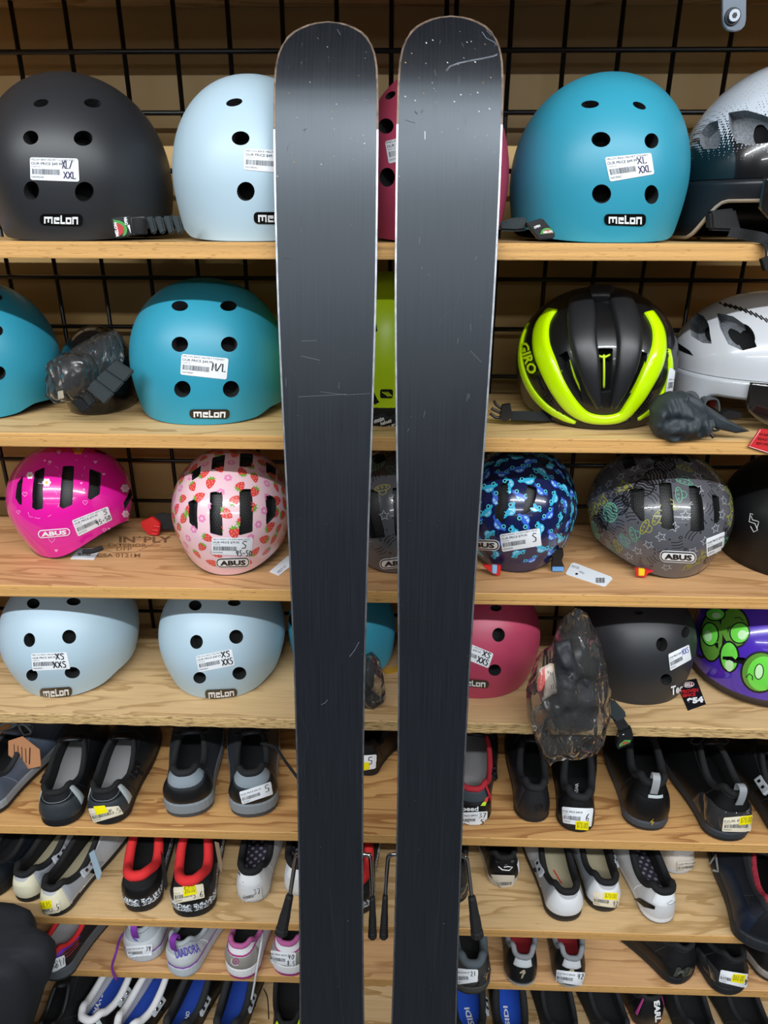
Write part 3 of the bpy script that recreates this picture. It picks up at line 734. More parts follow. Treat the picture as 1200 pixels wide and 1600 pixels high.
sticker(H['W'].host, H['W'].e, [(306, 1025), (362, 1014), (367, 1039), (311, 1050)], 'MELON BIKE HELMET BERLIN', hand=[('XS', .68, .6, .94, .95), ('XXS', .66, .12, .98, .5)], hw=.06)
melon_badge(H['W'], [(320, 1077), (370, 1075), (371, 1087), (322, 1093)])
H['U'] = helmet('skate_helmet', 'lilac helmet of which only a sliver shows at the left edge, fourth shelf', 4, -102, .165, mel(ax=.095, ay=.116, H=.172), mat('#a08fae', .45))
H['X'] = helmet('skate_helmet', 'teal dome helmet set back on the fourth shelf, behind both skis', 4, 535, .165, mel(ax=.094, ay=.088, H=.172, notch=.02), TEAL, yaw=150, dz=0.0,
  holes=[(457, 968, 6, 10), (500, 960, 10, 10), (560, 900, 10, 8)])
H['Z'] = helmet('skate_helmet', 'rose pink dome helmet on the fourth shelf, right of the right ski', 4, 740, .168, mel(ax=.112, ay=.122, H=.178, taper=.14), PINKM,
  holes=[(779, 992, 10, 11), (773, 1047, 10, 9), (708, 990, 10, 11), (706, 1045, 10, 9), (775, 950, 9, 5)])
sticker(H['Z'].host, H['Z'].e, [(716, 998), (771, 1021), (763, 1044), (709, 1022)], 'MELON BIKE HELMET PARIS', hand=[('XS', .72, .6, .96, .95), ('XXS', .64, .12, .96, .5)], hw=.06)
melon_badge(H['Z'], [(712, 1058), (764, 1063), (763, 1075), (713, 1070)])
H['BB'] = helmet('skate_helmet', 'matte dark grey dome helmet on the fourth shelf, behind the black and red hang tag', 4, 985, .160, mel(ax=.100, ay=.118, H=.172), MATB, yaw=8,
  holes=[(1034, 1007, 9, 11), (1071, 988, 6, 9, .3), (1041, 1062, 9, 9), (998, 957, 7, 3)])
sticker(H['BB'].host, H['BB'].e, [(1044, 1022), (1076, 1007), (1080, 1030), (1047, 1048)], None, hand=[('XXS', .62, .55, .95, .9)], hw=.05, hc=mat('#3547a8', .5))
k = Ink(3); k.text('Tech', 0, 0, 3, 1, LGW, 1, .03, .3, 0); put('logo_lettering', k, H['BB'].host.pxmap(3, [(1047, 1072), (1070, 1066), (1072, 1078), (1050, 1086)]), H['BB'].host, H['BB'].e, .001)
# ---- printed children helmets
def abus_badge(h, quad, fg, bg, line, rim=None):
    pm = h.host.pxmap(3.3, quad); k = Ink(3.3)
    k.rrect(0, 0, 3.3, 1, .46, rim or bg, 0, .12, 6)
    k.rrect(.07, .07, 3.23, .93, .40, line, 1, .12, 6)
    o = None
    k.rrect(.17, .17, 3.13, .83, .31, bg, 2, .12, 6); o = put('logo_badge', k, pm, h.host, h.e, .0010, gap=.00022)
    g = Ink(3.3); g.text('ABUS', .42, .26, 2.88, .74, fg, 0, .045); put('logo_lettering', g, pm, h.host, o, .0019)
KID = dict(ax=.093, ay=.108, H=.168, zc=.070, taper=.22, lift=.02, pw=2.1, top=2.05, front=-.006)
def kid(**k): d = dict(KID); d.update(k); return d
AT = 'ABUS SMILEY 3.0 KIDS BIKE HELM'
PK = mat('#e0189c', .22, coat=.8); SB_ = mat('#e9c3cc', .22, coat=.8); NV = mat('#131d4a', .2, coat=.9); GD = mat('#55565c', .25, coat=.7)
H['M'] = helmet('kids_helmet', 'glossy hot pink kids helmet with small flowers and hearts, third shelf', 3, 119, .176, kid(ax=.092, ay=.113, H=.160, lift=.03), PK, yaw=-20, pitch=0, roll=-2, net=True,
  slots=[[(36, 743), (34, 789), (30, 788), (24, 778), (27, 755)], [(70, 730), (54, 737), (50, 793), (56, 797), (67, 795)], [(116, 728), (98, 728), (93, 791), (98, 795), (113, 789)], [(140, 732), (158, 739), (156, 772), (142, 781), (137, 779)],
   [(204, 762), (207, 772), (195, 798), (193, 786)], [(169, 699), (165, 711), (148, 704), (151, 696)], [(48, 706), (36, 721), (40, 708)]])
H['N'] = helmet('kids_helmet', 'glossy pale pink kids helmet printed with red strawberries', 3, 363, .122, kid(ax=.0915, H=.166), SB_, yaw=3, net=True,
  slots=[[(309, 778), (294, 784), (296, 817), (309, 828)], [(348, 767), (328, 769), (328, 833), (348, 838)], [(394, 764), (374, 764), (373, 837), (395, 831)], [(414, 771), (432, 778), (431, 805), (416, 821)],
   [(314, 727), (298, 739), (300, 751), (313, 743)], [(352, 710), (332, 715), (330, 734), (350, 730)], [(396, 709), (375, 708), (374, 729), (394, 731)], [(415, 721), (431, 731), (431, 743), (416, 739)]])
H['O'] = helmet('kids_helmet', 'grey doodle-printed kids helmet half hidden in the gap between the skis', 3, 620, .138, kid(ax=.086), GD, yaw=-4, net=True,
  slots=[[(566, 765), (590, 766), (602, 840), (578, 842)], [(613, 762), (638, 762), (638, 838), (617, 838)], [(655, 764), (676, 764), (668, 836), (652, 838)], [(540, 775), (553, 770), (560, 825), (546, 815)], [(580, 712), (600, 710), (604, 722), (586, 726)], [(628, 709), (648, 709), (648, 722), (630, 722)]])
H['P'] = helmet('kids_helmet', 'glossy navy kids helmet printed with light blue cars', 3, 808, .147, kid(ax=.093, ay=.108), NV, yaw=-10, net=True,
  slots=[[(797, 750), (779, 758), (772, 813), (789, 815)], [(824, 757), (840, 763), (834, 794), (816, 807)], [(884, 797), (880, 815), (869, 828), (873, 818)], [(841, 717), (857, 719), (857, 731), (843, 727)], [(720, 755), (740, 752), (738, 812), (722, 808)]])
H['Q'] = helmet('kids_helmet', 'dark grey kids helmet with planet and star doodles, right of the white hang tag', 3, 1029, .140, kid(ax=.104, ay=.114, H=.166), GD, yaw=12, net=True,
  slots=[[(984, 763), (1007, 763), (1007, 814), (1001, 814), (986, 795)], [(1029, 754), (1049, 754), (1054, 828), (1048, 829), (1033, 824)], [(1076, 758), (1094, 760), (1101, 828), (1093, 831), (1079, 830)], [(1112, 772), (1123, 776), (1125, 811), (1116, 823)],
   [(933, 790), (937, 807), (950, 829), (946, 829), (934, 811)], [(971, 718), (988, 712), (994, 728), (976, 734)], [(1014, 713), (1033, 712), (1038, 721), (1017, 719)], [(1060, 712), (1072, 712), (1081, 723), (1069, 721)]])
WH = mat('#eceef0', .4); BK = mat('#0c0c0e', .4)
abus_badge(H['M'], [(58, 827), (110, 823), (111, 837), (60, 842)], WH, PK, WH, PK)
abus_badge(H['N'], [(337, 871), (390, 869), (390, 886), (338, 887)], BK, WH, BK, WH)
abus_badge(H['O'], [(593, 873), (650, 867), (650, 884), (594, 889)], BK, WH, BK, WH)
abus_badge(H['P'], [(722, 842), (781, 843), (781, 860), (722, 858)], BK, WH, BK, WH)
abus_badge(H['Q'], [(1031, 859), (1088, 862), (1087, 880), (1031, 877)], BK, WH, BK, WH)
sticker(H['M'].host, H['M'].e, [(112, 813), (168, 791), (175, 812), (122, 838)], AT, 'OUR PRICE $79.95', '100394540', [('S', .82, .55, .96, .85), ('45-50', .56, .1, .98, .4)])
sticker(H['N'].host, H['N'].e, [(331, 840), (395, 840), (393, 868), (331, 866)], AT, 'OUR PRICE $79.95', '100394540', [('S', .72, .42, .88, .82), ('45-50', .6, -.02, 1.0, .3)])
sticker(H['P'].host, H['P'].e, [(781, 835), (843, 825), (846, 852), (785, 862)], AT, 'OUR PRICE $79.95', '100394540', [('S', .78, .3, .92, .78)])
sticker(H['Q'].host, H['Q'].e, [(1103, 842), (1132, 830), (1130, 858), (1104, 870)], None, 'OUR PRICE $79.95', '100394540', A=1.2)
# motifs
def anchors(h, n, seed, zmin=.008):
    rnd = random.Random(seed); out = []
    V = h.host.V; zs = max(v.z for v in V)
    for i in range(n):
        t = (i+.5)/n; el = math.asin(max(-1, 1-1.5*t)); az = pi*(1+sqrt(5))*i
        d = Vector((cos(el)*cos(az), cos(el)*sin(az), sin(el))); o = Vector((0, 0, zs*.42))
        q = h.host.bvh.ray_cast(o, d)
        if q[0] is None or q[0].z < zmin: continue
        nn = q[1] if q[1].dot(d) > 0 else -q[1]
        out.append((q[0], nn, Vector((cos(rnd.uniform(0, 6.28)), 0, sin(rnd.uniform(0, 6.28)))), rnd))
    return out
def heart(k, cx, cy, s, m, L=0, line=0):
    P = [(cx+s*.06*16*sin(t)**3/1.0, cy+s*.06*(13*cos(t)-5*cos(2*t)-2*cos(3*t)-cos(4*t))) for t in [2*pi*i/20 for i in range(20)]]
    k.stroke(P, line, m, L, True) if line else k.poly(P, m, L, .35*s)
def star(k, cx, cy, s, m, L=0, w_=.08, rot=0):
    P = [(cx+s*(1 if i % 2 == 0 else .45)*sin(rot+pi*i/5), cy+s*(1 if i % 2 == 0 else .45)*cos(rot+pi*i/5)) for i in range(10)]
    k.stroke(P, w_*s*2, m, L, True)
RED = mat('#d8453f', .3, coat=.7); LEAF = mat('#6aa632', .4, coat=.6); SEED = mat('#f2c9c4', .4); FPK = mat('#e184b4', .35, coat=.6)
for i, (P, n, t, rnd) in enumerate(anchors(H['N'], 190, 3)):
    k = Ink(1); nm = 'strawberry_print' if i % 3 != 2 else 'flower_print'
    if i % 3 != 2:
        k.poly([(-.42, .25), (-.3, .42), (0, .5), (.3, .42), (.42, .25), (.36, -.1), (.18, -.4), (0, -.55), (-.18, -.4), (-.36, -.1)], RED, 0, .22)
        k.poly([(-.3, .42), (-.42, .55), (-.15, .52), (-.12, .75), (.03, .55), (.2, .72), (.2, .52), (.44, .52), (.3, .42), (0, .36)], LEAF, 1, .3)
        for a, b_ in ((-.2, .2), (.1, .25), (-.05, 0), (.22, .05), (-.2, -.12), (.05, -.28)): k.rect(a-.025, b_-.05, a+.025, b_+.05, SEED, 1)
        sz = .0165*rnd.uniform(.85, 1.1)
    else:
        for q in range(6): k.ell(.33*cos(q*pi/3), .33*sin(q*pi/3), .2, .2, FPK, 0, 8)
        k.ell(0, 0, .2, .2, SB_, 1, 8); sz = .0115
    put(nm, k, H['N'].host.frmap(P, n, t, sz), H['N'].host, H['N'].shell, .0003, clip=True, gap=.0001)
CARS = [mat('#35b4dc', .25, coat=.7), mat('#3a66d8', .25, coat=.7)]; WIN = mat('#9ad4f0', .25, coat=.6); WHL = mat('#5fe0ea', .3); NV2 = mat('#101a45', .3)
for i, (P, n, t, rnd) in enumerate(anchors(H['P'], 160, 5)):
    k = Ink(1); c = CARS[i % 2]
    k.poly([(-.8, -.2), (-.82, .0), (-.55, .12), (-.4, .38), (-.1, .5), (.2, .42), (.42, .12), (.75, .05), (.85, -.1), (.82, -.22)], c, 0, .3)
    k.poly([(-.38, .14), (-.28, .34), (-.1, .4), (-.1, .14)], WIN, 1); k.poly([(-.03, .14), (-.03, .4), (.15, .34), (.3, .14)], WIN, 1)
    for a in (-.45, .45): k.ell(a, -.22, .2, .2, NV2, 1, 10); k.ring(a, -.22, .15, .15, .07, WHL, 2, 12)
    put('car_print', k, H['P'].host.frmap(P, n, t, .0165*rnd.uniform(.9, 1.1)), H['P'].host, H['P'].shell, .0003, clip=True, gap=.0001)
DBK = mat('#121216', .3, coat=.5); DYL = mat('#a5a23a', .35); DGN = mat('#5fa588', .35); DWT = mat('#b4b8be', .35); DGY = mat('#6a6a6e', .3, coat=.6)
def doodle(h, n, seed):
    for i, (P, nn, t, rnd) in enumerate(anchors(h, n, seed)):
        k = Ink(1); ty = i % 7; nm = 'star_print'; sz = .0085
        if ty == 0:
            nm = 'planet_print'; c = rnd.choice([DBK, DBK, DGN]); sz = .016
            k.ring(0, 0, .9, .9, .12, c, 0, 20)
            for q in (-.7, -.42, -.14, .14, .42, .7):
                y_ = sqrt(max(0, .81-q*q)); k.stroke([(q+.07*sin(a*2), -y_+2*y_*a/6) for a in range(7)], .12, c, 0)
        elif ty == 1:
            nm = 'rocket_print'; c = rnd.choice([DYL, DYL, DBK]); sz = .0145
            k.stroke([(0, 1.1), (-.38, .5), (-.42, -.4), (.42, -.4), (.38, .5)], .09, c, 0, True); k.ring(0, .25, .2, .2, .08, c, 0, 12); k.ring(0, .25, .09, .09, .06, c, 0, 8)
            k.stroke([(-.42, -.1), (-.8, -.7), (-.35, -.42)], .09, c); k.stroke([(.42, -.1), (.8, -.7), (.35, -.42)], .09, c); k.stroke([(-.2, -.4), (-.1, -1), (.0, -.6), (.1, -1), (.2, -.4)], .08, c)
        elif ty in (2, 4): star(k, 0, 0, .9, DWT, 0, .07, rnd.uniform(0, 1))
        elif ty in (3, 6):
            nm = 'dash_print'
            for q in (-.8, -.2, .4): k.stroke([(q, -.9), (q+.25, .1), (q+.1, .9)], .13, DBK)
            k.ring(1.2, 1.1, .25, .25, .12, DBK, 0, 8); k.ell(-1.4, -1.0, .16, .16, DBK, 0, 6); k.ell(1.5, -1.2, .14, .14, DBK, 0, 6)
        else:
            nm = 'saucer_print'; c = rnd.choice([DGN, DYL]); sz = .013
            k.ring(0, 0, .9, .34, .08, c, 0, 18); k.stroke([(-.45, .25), (-.35, .7), (0, .85), (.35, .7), (.45, .25)], .08, c)
            for q in (-.5, 0, .5): k.ring(q, -.05, .1, .1, .06, c, 0, 8)
        put(nm, k, h.host.frmap(P, nn, t, sz), h.host, h.shell, .0003, clip=True, gap=.0001)
doodle(H['Q'], 210, 11); doodle(H['O'], 150, 12)
# flowers and hearts on the hot pink helmet, authored where the photo shows them
FLW = mat('#e3dff0', .3, coat=.6); FLY = mat('#f2b32a', .35, coat=.5); FLL = mat('#f2a5dd', .3, coat=.6)
k = Ink(1); hh = H['M']
for cx, cy, s_, c1, c2 in ((122, 702, 9, FLY, FLW), (47, 743, 6, FLW, FLY), (73, 754, 7, FLW, FLY), (195, 763, 7, FLW, FLL), (186, 721, 4, FLW, FLY), (185, 823, 4, FLY, FLW), (196, 803, 6, FLW, FLL), (52, 702, 6, FLW, FLL)):
    for q in range(6): k.ell(cx+s_*.6*cos(q*pi/3), -cy+s_*.6*sin(q*pi/3), s_*.38, s_*.38, c1, 0, 8)
    k.ell(cx, -cy, s_*.32, s_*.32, c2, 1, 8)
for cx, cy, s_ in ((92, 706, 4), (78, 722, 3), (149, 722, 3), (162, 741, 2.5), (131, 765, 2), (70, 720, 2), (127, 755, 2), (170, 826, 2), (88, 860, 3), (28, 832, 2)): heart(k, cx, -cy, s_, FLL, 0)
for cx, cy, s_ in ((39, 772, 4), (133, 785, 4), (29, 800, 3), (81, 843, 5), (163, 828, 3)): heart(k, cx, -cy, s_, FLL, 0, .7)
k.stroke([(44, -800), (46, -807), (60, -810), (78, -806), (92, -790), (88, -770), (72, -757), (60, -755)], .6, FLL); k.stroke([(118, -720), (135, -712), (132, -730), (128, -745)], .5, FLL); k.stroke([(74, -725), (90, -730), (94, -745)], .5, FLL)
put('flower_print', k, pxid(hh.host), hh.host, hh.shell, .0003, clip=True, gap=.0001)
# ---- purple helmet with green bubble print
PUR = mat('#4a2bb0', .18, coat=.9); GRN = mat('#6fdc4c', .25, coat=.6); OLV = mat('#5c9434', .3, coat=.6); GLT = mat('#c4f0b8', .3, coat=.5)
H['CC'] = helmet('kids_helmet', 'glossy purple helmet with green bubble-eye print at the right end of the fourth shelf', 4, 1188, .150, kid(ax=.106, ay=.112, H=.168, taper=.08, lift=.0, zc=.05, front=0), PUR, yaw=6, dz=.012, thick=.02,
  slots=[[(1127, 1023), (1165, 1028), (1162, 1038), (1128, 1033)], [(1117, 1002), (1123, 1002), (1122, 1014), (1117, 1014)]])
k = Ink(1)
def oval(cx, cy, rx, ry, m, rot=0, o=3.0, hi=None, L=0):
    k.ell(cx, -cy, rx+o, ry+o, BK, L, 24, 5, rot); k.ell(cx, -cy, rx, ry, m, L+1, 24, 5, rot)
    if hi: k.ell(cx+hi[0], -cy-hi[1], rx*.5, ry*.5, GLT, L+2, 16, 5, rot)
k.stroke([(1075, -1012), (1085, -1022), (1097, -1027), (1110, -1026), (1122, -1018)], 4, BK, 0, False, 5)
oval(1112, 996, 17, 36, OLV, 0); oval(1148, 980, 21, 30, OLV, .15, 3)
oval(1118, 960, 14, 9, GRN, 0, 2, (2, 2), 3); oval(1110, 991, 12, 17, GRN, .1, 2, (-3, 3), 3); oval(1156, 989, 14, 15, GRN, -.2, 2, (4, 3), 3)
oval(1140, 1026, 13, 22, GRN, .05, 3, (0, 12), 5); oval(1188, 1050, 28, 30, OLV, -.3, 3, None, 3); oval(1192, 1052, 24, 27, GRN, -.3, 0, None, 5); oval(1186, 1049, 6, 11, GLT, -.1, 1.5, None, 8)
k.stroke([(1166, -1058), (1171, -1052), (1176, -1056), (1176, -1062)], 1.5, BK, 9); k.stroke([(1141, -978), (1138, -988), (1137, -980)], 1.3, BK, 9); k.stroke([(1148, -966), (1156, -965), (1162, -970)], 1.3, BK, 9)
put('bubble_print', k, pxid(H['CC'].host), H['CC'].host, H['CC'].shell, .0003, clip=True, gap=.0001)
BRN = mat('#3a3230', .6)
def rim_band(h, m, z0=-.004, z1=.010, grow=.0015, name='rim_band'):
    V = []; F = []; n = 72
    for i in range(n):
        p = h.fn(2*pi*i/n, 0); q = p.copy(); r_ = Vector((p.x, p.y, 0)).normalized()
        V += [q+r_*grow+Z3*z1, q+r_*grow+Z3*z0, q-r_*.012+Z3*z0]
    for i in range(n):
        j = (i+1) % n
        for q in (0, 1): F.append((i*3+q, i*3+q+1, j*3+q+1, j*3+q))
    return new_obj(name, mesh(V, F, True), h.e, [m])
rim_band(H['CC'], BRN, -.006, .006)
for kk in 'NPQOM': rim_band(H[kk], mat('#2a2b30', .5), -.0006, .004, .0004)
# ---- black gloss helmet right end of third shelf
H['R'] = helmet('snow_helmet', 'dull black helmet with a small outlined emblem, right end of third shelf', 3, 1246, .150, kid(ax=.112, ay=.118, H=.172, taper=.12, lift=.0, front=0), mat('#0c0c0e', .45), yaw=0)
k = Ink(1); k.stroke([(1177, -804), (1173, -802), (1171, -815), (1180, -818), (1184, -828), (1178, -831), (1173, -822)], 1.2, LGW); k.stroke([(1174, -806), (1176, -812), (1186, -815), (1183, -826)], 1.0, LGW)
put('emblem_print', k, pxid(H['R'].host), H['R'].host, H['R'].shell, .0006)
rim_band(H['R'], mat('#1b1b1e', .4), .0, .02, .002)
# ---- yellow helmet between the skis
NEON = mat('#cdf01c', .38); NEOG = mat('#c4f000', .2, coat=.9)
H['I'] = helmet('snow_helmet', 'neon yellow helmet with a black square emblem, seen between the skis', 2, 603, .160, kid(ax=.103, ay=.118, H=.176, zc=.06, taper=.1, lift=.0, front=.0), NEON, dz=.022, slots=[[(560, 470), (583, 474), (590, 518), (578, 519), (565, 500)], [(632, 470), (650, 468), (645, 505), (634, 515)]])
k = Ink(1); k.rrect(594, -622, 614, -608, 3, BK, 0)
for q in range(3): k.stroke([(597+q*4, -611-1), (607+q*3, -619)], 1.3, NEON, 1)
k.poly([(577, -598), (584, -612), (590, -624), (593, -628), (585, -632), (577, -620)], BK, 0)
put('emblem_print', k, pxid(H['I'].host), H['I'].host, H['I'].shell, .0006)
rim_band(H['I'], mat('#0e0e10', .6), -.02, .004, .001)
# black lettered fabric chin piece under it
def blob(name, M_or_none, fnv, nu, nv, m, parent=None, smooth=True):
    V = [fnv(2*pi*i/nu, pi*(j)/(nv)) for j in range(nv+1) for i in range(nu)]
    F = [(j*nu+i, j*nu+(i+1) % nu, (j+1)*nu+(i+1) % nu, (j+1)*nu+i) for j in range(nv) for i in range(nu)]
    me = mesh(V, F, smooth); bm = bmesh.new(); bm.from_mesh(me); bmesh.ops.remove_doubles(bm, verts=bm.verts, dist=1e-5); bmesh.ops.recalc_face_normals(bm, faces=bm.faces); bm.to_mesh(me); bm.free()
    if smooth: me.shade_smooth()
    return new_obj(name, me, parent, [m])
def band_on(h, name, m, ph0, ph1, ztop_, zbot, out=.004, n=20, th=.006):
    V = []; F = []
    for i in range(n+1):
        ph = ph0+(ph1-ph0)*i/n; p = h.fn(ph, 0); r_ = Vector((p.x, p.y, 0)).normalized(); w_ = .0015*sin(i*2.1)
        for z, o_ in ((ztop_, 0), (ztop_*.5+zbot*.5, .004), (zbot, .001), (zbot, -th), (ztop_, -th)): V.append(Vector((p.x, p.y, 0))+r_*(out+o_+w_)+Z3*z)
    for i in range(n):
        for q in range(5): F.append((i*5+q, i*5+(q+1) % 5, i*5+5+(q+1) % 5, i*5+5+q))
    return new_obj(name, mesh(V, F, True), h.e, [m])
nb = band_on(H['I'], 'chin_cover', WEB, -pi*.72, -pi*.28, -.004, -.0225, .0)
hI = Host(H['I'].M, [v.co.copy() for v in nb.data.vertices], [tuple(p.vertices) for p in nb.data.polygons])
k = Ink(1); k.text('attention', 584, -659, 600, -653, WH, 1, .03, .2, .3); k.text('helmets', 594, -662, 612, -656, WH, 1, .03, .2, .3); k.text('use bag', 602, -668, 618, -662, WH, 1, .03, .2, .3)
put('care_lettering', k, pxid(hI), hI, nb, .0006)
# ------------------------------------------------------------------ shoes
def smooth(t): t = max(0, min(1, t)); return t*t*(3-2*t)
SPECK = bpy.data.materials.new('speckled_foam'); SPECK.use_nodes = True
nt = SPECK.node_tree; b = nt.nodes['Principled BSDF']; tc = nt.nodes.new('ShaderNodeTexCoord'); n = nt.nodes.new('ShaderNodeTexNoise'); n.inputs['Scale'].default_value = 330
r = nt.nodes.new('ShaderNodeValToRGB'); r.color_ramp.elements[0].position = .49; r.color_ramp.elements[0].color = (.02, .02, .025, 1); r.color_ramp.elements[1].position = .52; r.color_ramp.elements[1].color = (.75, .8, .85, 1)
nt.links.new(tc.outputs['Object'], n.inputs['Vector']); nt.links.new(n.outputs[0], r.inputs[0]); nt.links.new(r.outputs[0], b.inputs['Base Color'])
DOTS = bpy.data.materials.new('dotted_insole'); DOTS.use_nodes = True
nt = DOTS.node_tree; b = nt.nodes['Principled BSDF']; tc = nt.nodes.new('ShaderNodeTexCoord'); mp = nt.nodes.new('ShaderNodeMapping'); mp.inputs['Scale'].default_value = (85, 85, 0); vo = nt.nodes.new('ShaderNodeTexVoronoi'); vo.inputs['Randomness'].default_value = 0; vo.inputs['Scale'].default_value = 1
r = nt.nodes.new('ShaderNodeValToRGB'); r.color_ramp.elements[0].position = .26; r.color_ramp.elements[0].color = (.30, .28, .33, 1); r.color_ramp.elements[1].position = .3; r.color_ramp.elements[1].color = (.045, .04, .06, 1)
mp.inputs['Rotation'].default_value = (0, 0, .7); nt.links.new(tc.outputs['Object'], mp.inputs[0]); nt.links.new(mp.outputs[0], vo.inputs['Vector']); nt.links.new(vo.outputs['Distance'], r.inputs[0]); nt.links.new(r.outputs[0], b.inputs['Base Color'])
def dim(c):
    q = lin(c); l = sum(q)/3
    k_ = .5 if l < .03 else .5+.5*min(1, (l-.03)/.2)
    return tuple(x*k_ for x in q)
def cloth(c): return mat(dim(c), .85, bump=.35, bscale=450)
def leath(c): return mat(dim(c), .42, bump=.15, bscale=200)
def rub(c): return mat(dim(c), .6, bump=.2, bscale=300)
CLEAR = bpy.data.materials.new('clear_film'); CLEAR.use_nodes = True; nt = CLEAR.node_tree; nt.nodes.clear()
def film(mtl, f0, tint, bs=40, bst=.6, gr=.12):
    nt = mtl.node_tree; nt.nodes.clear(); N = nt.nodes.new; K = nt.links.new
    out = N('ShaderNodeOutputMaterial'); mx = N('ShaderNodeMixShader'); tr = N('ShaderNodeBsdfTransparent'); gl = N('ShaderNodeBsdfGlossy'); fr = N('ShaderNodeLayerWeight'); tc = N('ShaderNodeTexCoord'); n = N('ShaderNodeTexNoise'); bp = N('ShaderNodeBump')
    df = N('ShaderNodeBsdfTranslucent'); df2 = N('ShaderNodeBsdfDiffuse'); m2 = N('ShaderNodeMixShader'); m2.inputs[0].default_value = .035; df2.inputs[0].default_value = (.75, .76, .78, 1)
    tr.inputs[0].default_value = (*tint, 1); gl.inputs['Roughness'].default_value = gr; fr.inputs['Blend'].default_value = f0; n.inputs['Scale'].default_value = bs; n.inputs['Detail'].default_value = 0.6; n.inputs['Distortion'].default_value = 2.4
    ab = N('ShaderNodeMath'); ab.operation = 'SUBTRACT'; ab.inputs[1].default_value = .5; a2 = N('ShaderNodeMath'); a2.operation = 'ABSOLUTE'; a3 = N('ShaderNodeMath'); a3.operation = 'POWER'; a3.inputs[1].default_value = .6
    bp.inputs['Strength'].default_value = bst; bp.inputs['Distance'].default_value = .02
    mp_ = N('ShaderNodeMapping'); mp_.inputs['Scale'].default_value = (2.2, 1, .8); mp_.inputs['Rotation'].default_value = (0, .5, 0); K(tc.outputs['Object'], mp_.inputs[0]); K(mp_.outputs[0], n.inputs['Vector']); K(n.outputs[0], ab.inputs[0]); K(ab.outputs[0], a2.inputs[0]); K(a2.outputs[0], a3.inputs[0]); K(a3.outputs[0], bp.inputs['Height']); K(bp.outputs[0], gl.inputs['Normal']); K(bp.outputs[0], fr.inputs['Normal'])
    K(tr.outputs[0], m2.inputs[1]); K(df2.outputs[0], m2.inputs[2])
    K(fr.outputs['Fresnel'], mx.inputs[0]); K(m2.outputs[0], mx.inputs[1]); K(gl.outputs[0], mx.inputs[2]); K(mx.outputs[0], out.inputs[0])
film(CLEAR, .32, (.90, .90, .89), 9, .9, .09)
QUEUE = []
def shoe_prof(t, W, heelw):
    if t < .12: w_ = heelw*sqrt(max(0, 1-((.12-t)/.12)**2))**.9
    elif t < .7: w_ = heelw+(1-heelw)*smooth((t-.12)/.55)-.05*sin(pi*(t-.12)/.4)*(t < .52)
    else: w_ = sqrt(max(0, 1-((t-.7)/.3)**2.3))
    return w_*W/2
def shoe(label, shelf, heel, f, st, **k): QUEUE.append(dict(label=label, shelf=shelf, heel=heel, f=f, st=st, **k))
def resolve():
    S = []
    for q in QUEUE:
        q['W'] = q.get('W', .098)*.93; q.setdefault('heelw', .78); q.setdefault('L', .262); z = ztop(q['shelf'])
        A0 = pz(*q['heel'], z); B0 = pz(*q['f'], z+.07); q['A0'] = A0; q['yaw'] = atan2(B0.x-A0.x, B0.y-A0.y); q['w0'] = q['W']
    def outl(q):
        d = Vector((sin(q['yaw']), cos(q['yaw']))); n_ = Vector((d.y, -d.x)); c = Vector((q['A0'].x, q['A0'].y)); L = q['L']
        R_ = [c+d*t*L+n_*(shoe_prof(t, q['W'], q['heelw'])*1.045+.0012) for t in [i/24 for i in range(25)]]
        L_ = [c+d*t*L-n_*(shoe_prof(t, q['W'], q['heelw'])*1.045+.0012) for t in [i/24 for i in range(25)]]
        return R_, L_, c, d, n_
    def inside(p, q, o_):
        v = p-o_[2]; y = v.dot(o_[3])/q['L']; x = v.dot(o_[4])
        return 0 <= y <= 1 and abs(x) < shoe_prof(y, q['W'], q['heelw'])*1.045+.0012
    for sh_ in (5, 6, 7, 8):
        Q = sorted([q for q in QUEUE if q['shelf'] == sh_], key=lambda q: q['A0'].x)
        for it in range(220):
            hit = 0
            for a, b_ in [(i, j) for i in range(len(Q)) for j in range(i+1, min(i+3, len(Q)))]:
                qa, qb = Q[a], Q[b_]; oa, ob = outl(qa), outl(qb)
                ya = [i for i, p in enumerate(oa[0]) if inside(p, qb, ob)]; yb = [i for i, p in enumerate(ob[1]) if inside(p, qa, oa)]
                if not (ya or yb): continue
                hit = 1; m_ = (sum(ya)+sum(yb))/(len(ya)+len(yb))/24
                for q in (qa, qb):
                    if q['W'] > .80*q['w0']: q['W'] *= .992; q['heelw'] = min(.86, q['heelw']/.992)
                if m_ > .3: qa['yaw'] -= .006; qb['yaw'] += .006
                else: qa['A0'].x -= .0006; qb['A0'].x += .0006
            if not hit: break
        print('shelf', sh_, 'iterations', it)
    for q in QUEUE:
        d = {k: v for k, v in q.items() if k not in ('heel', 'f', 'w0')}
        build_shoe(**d)
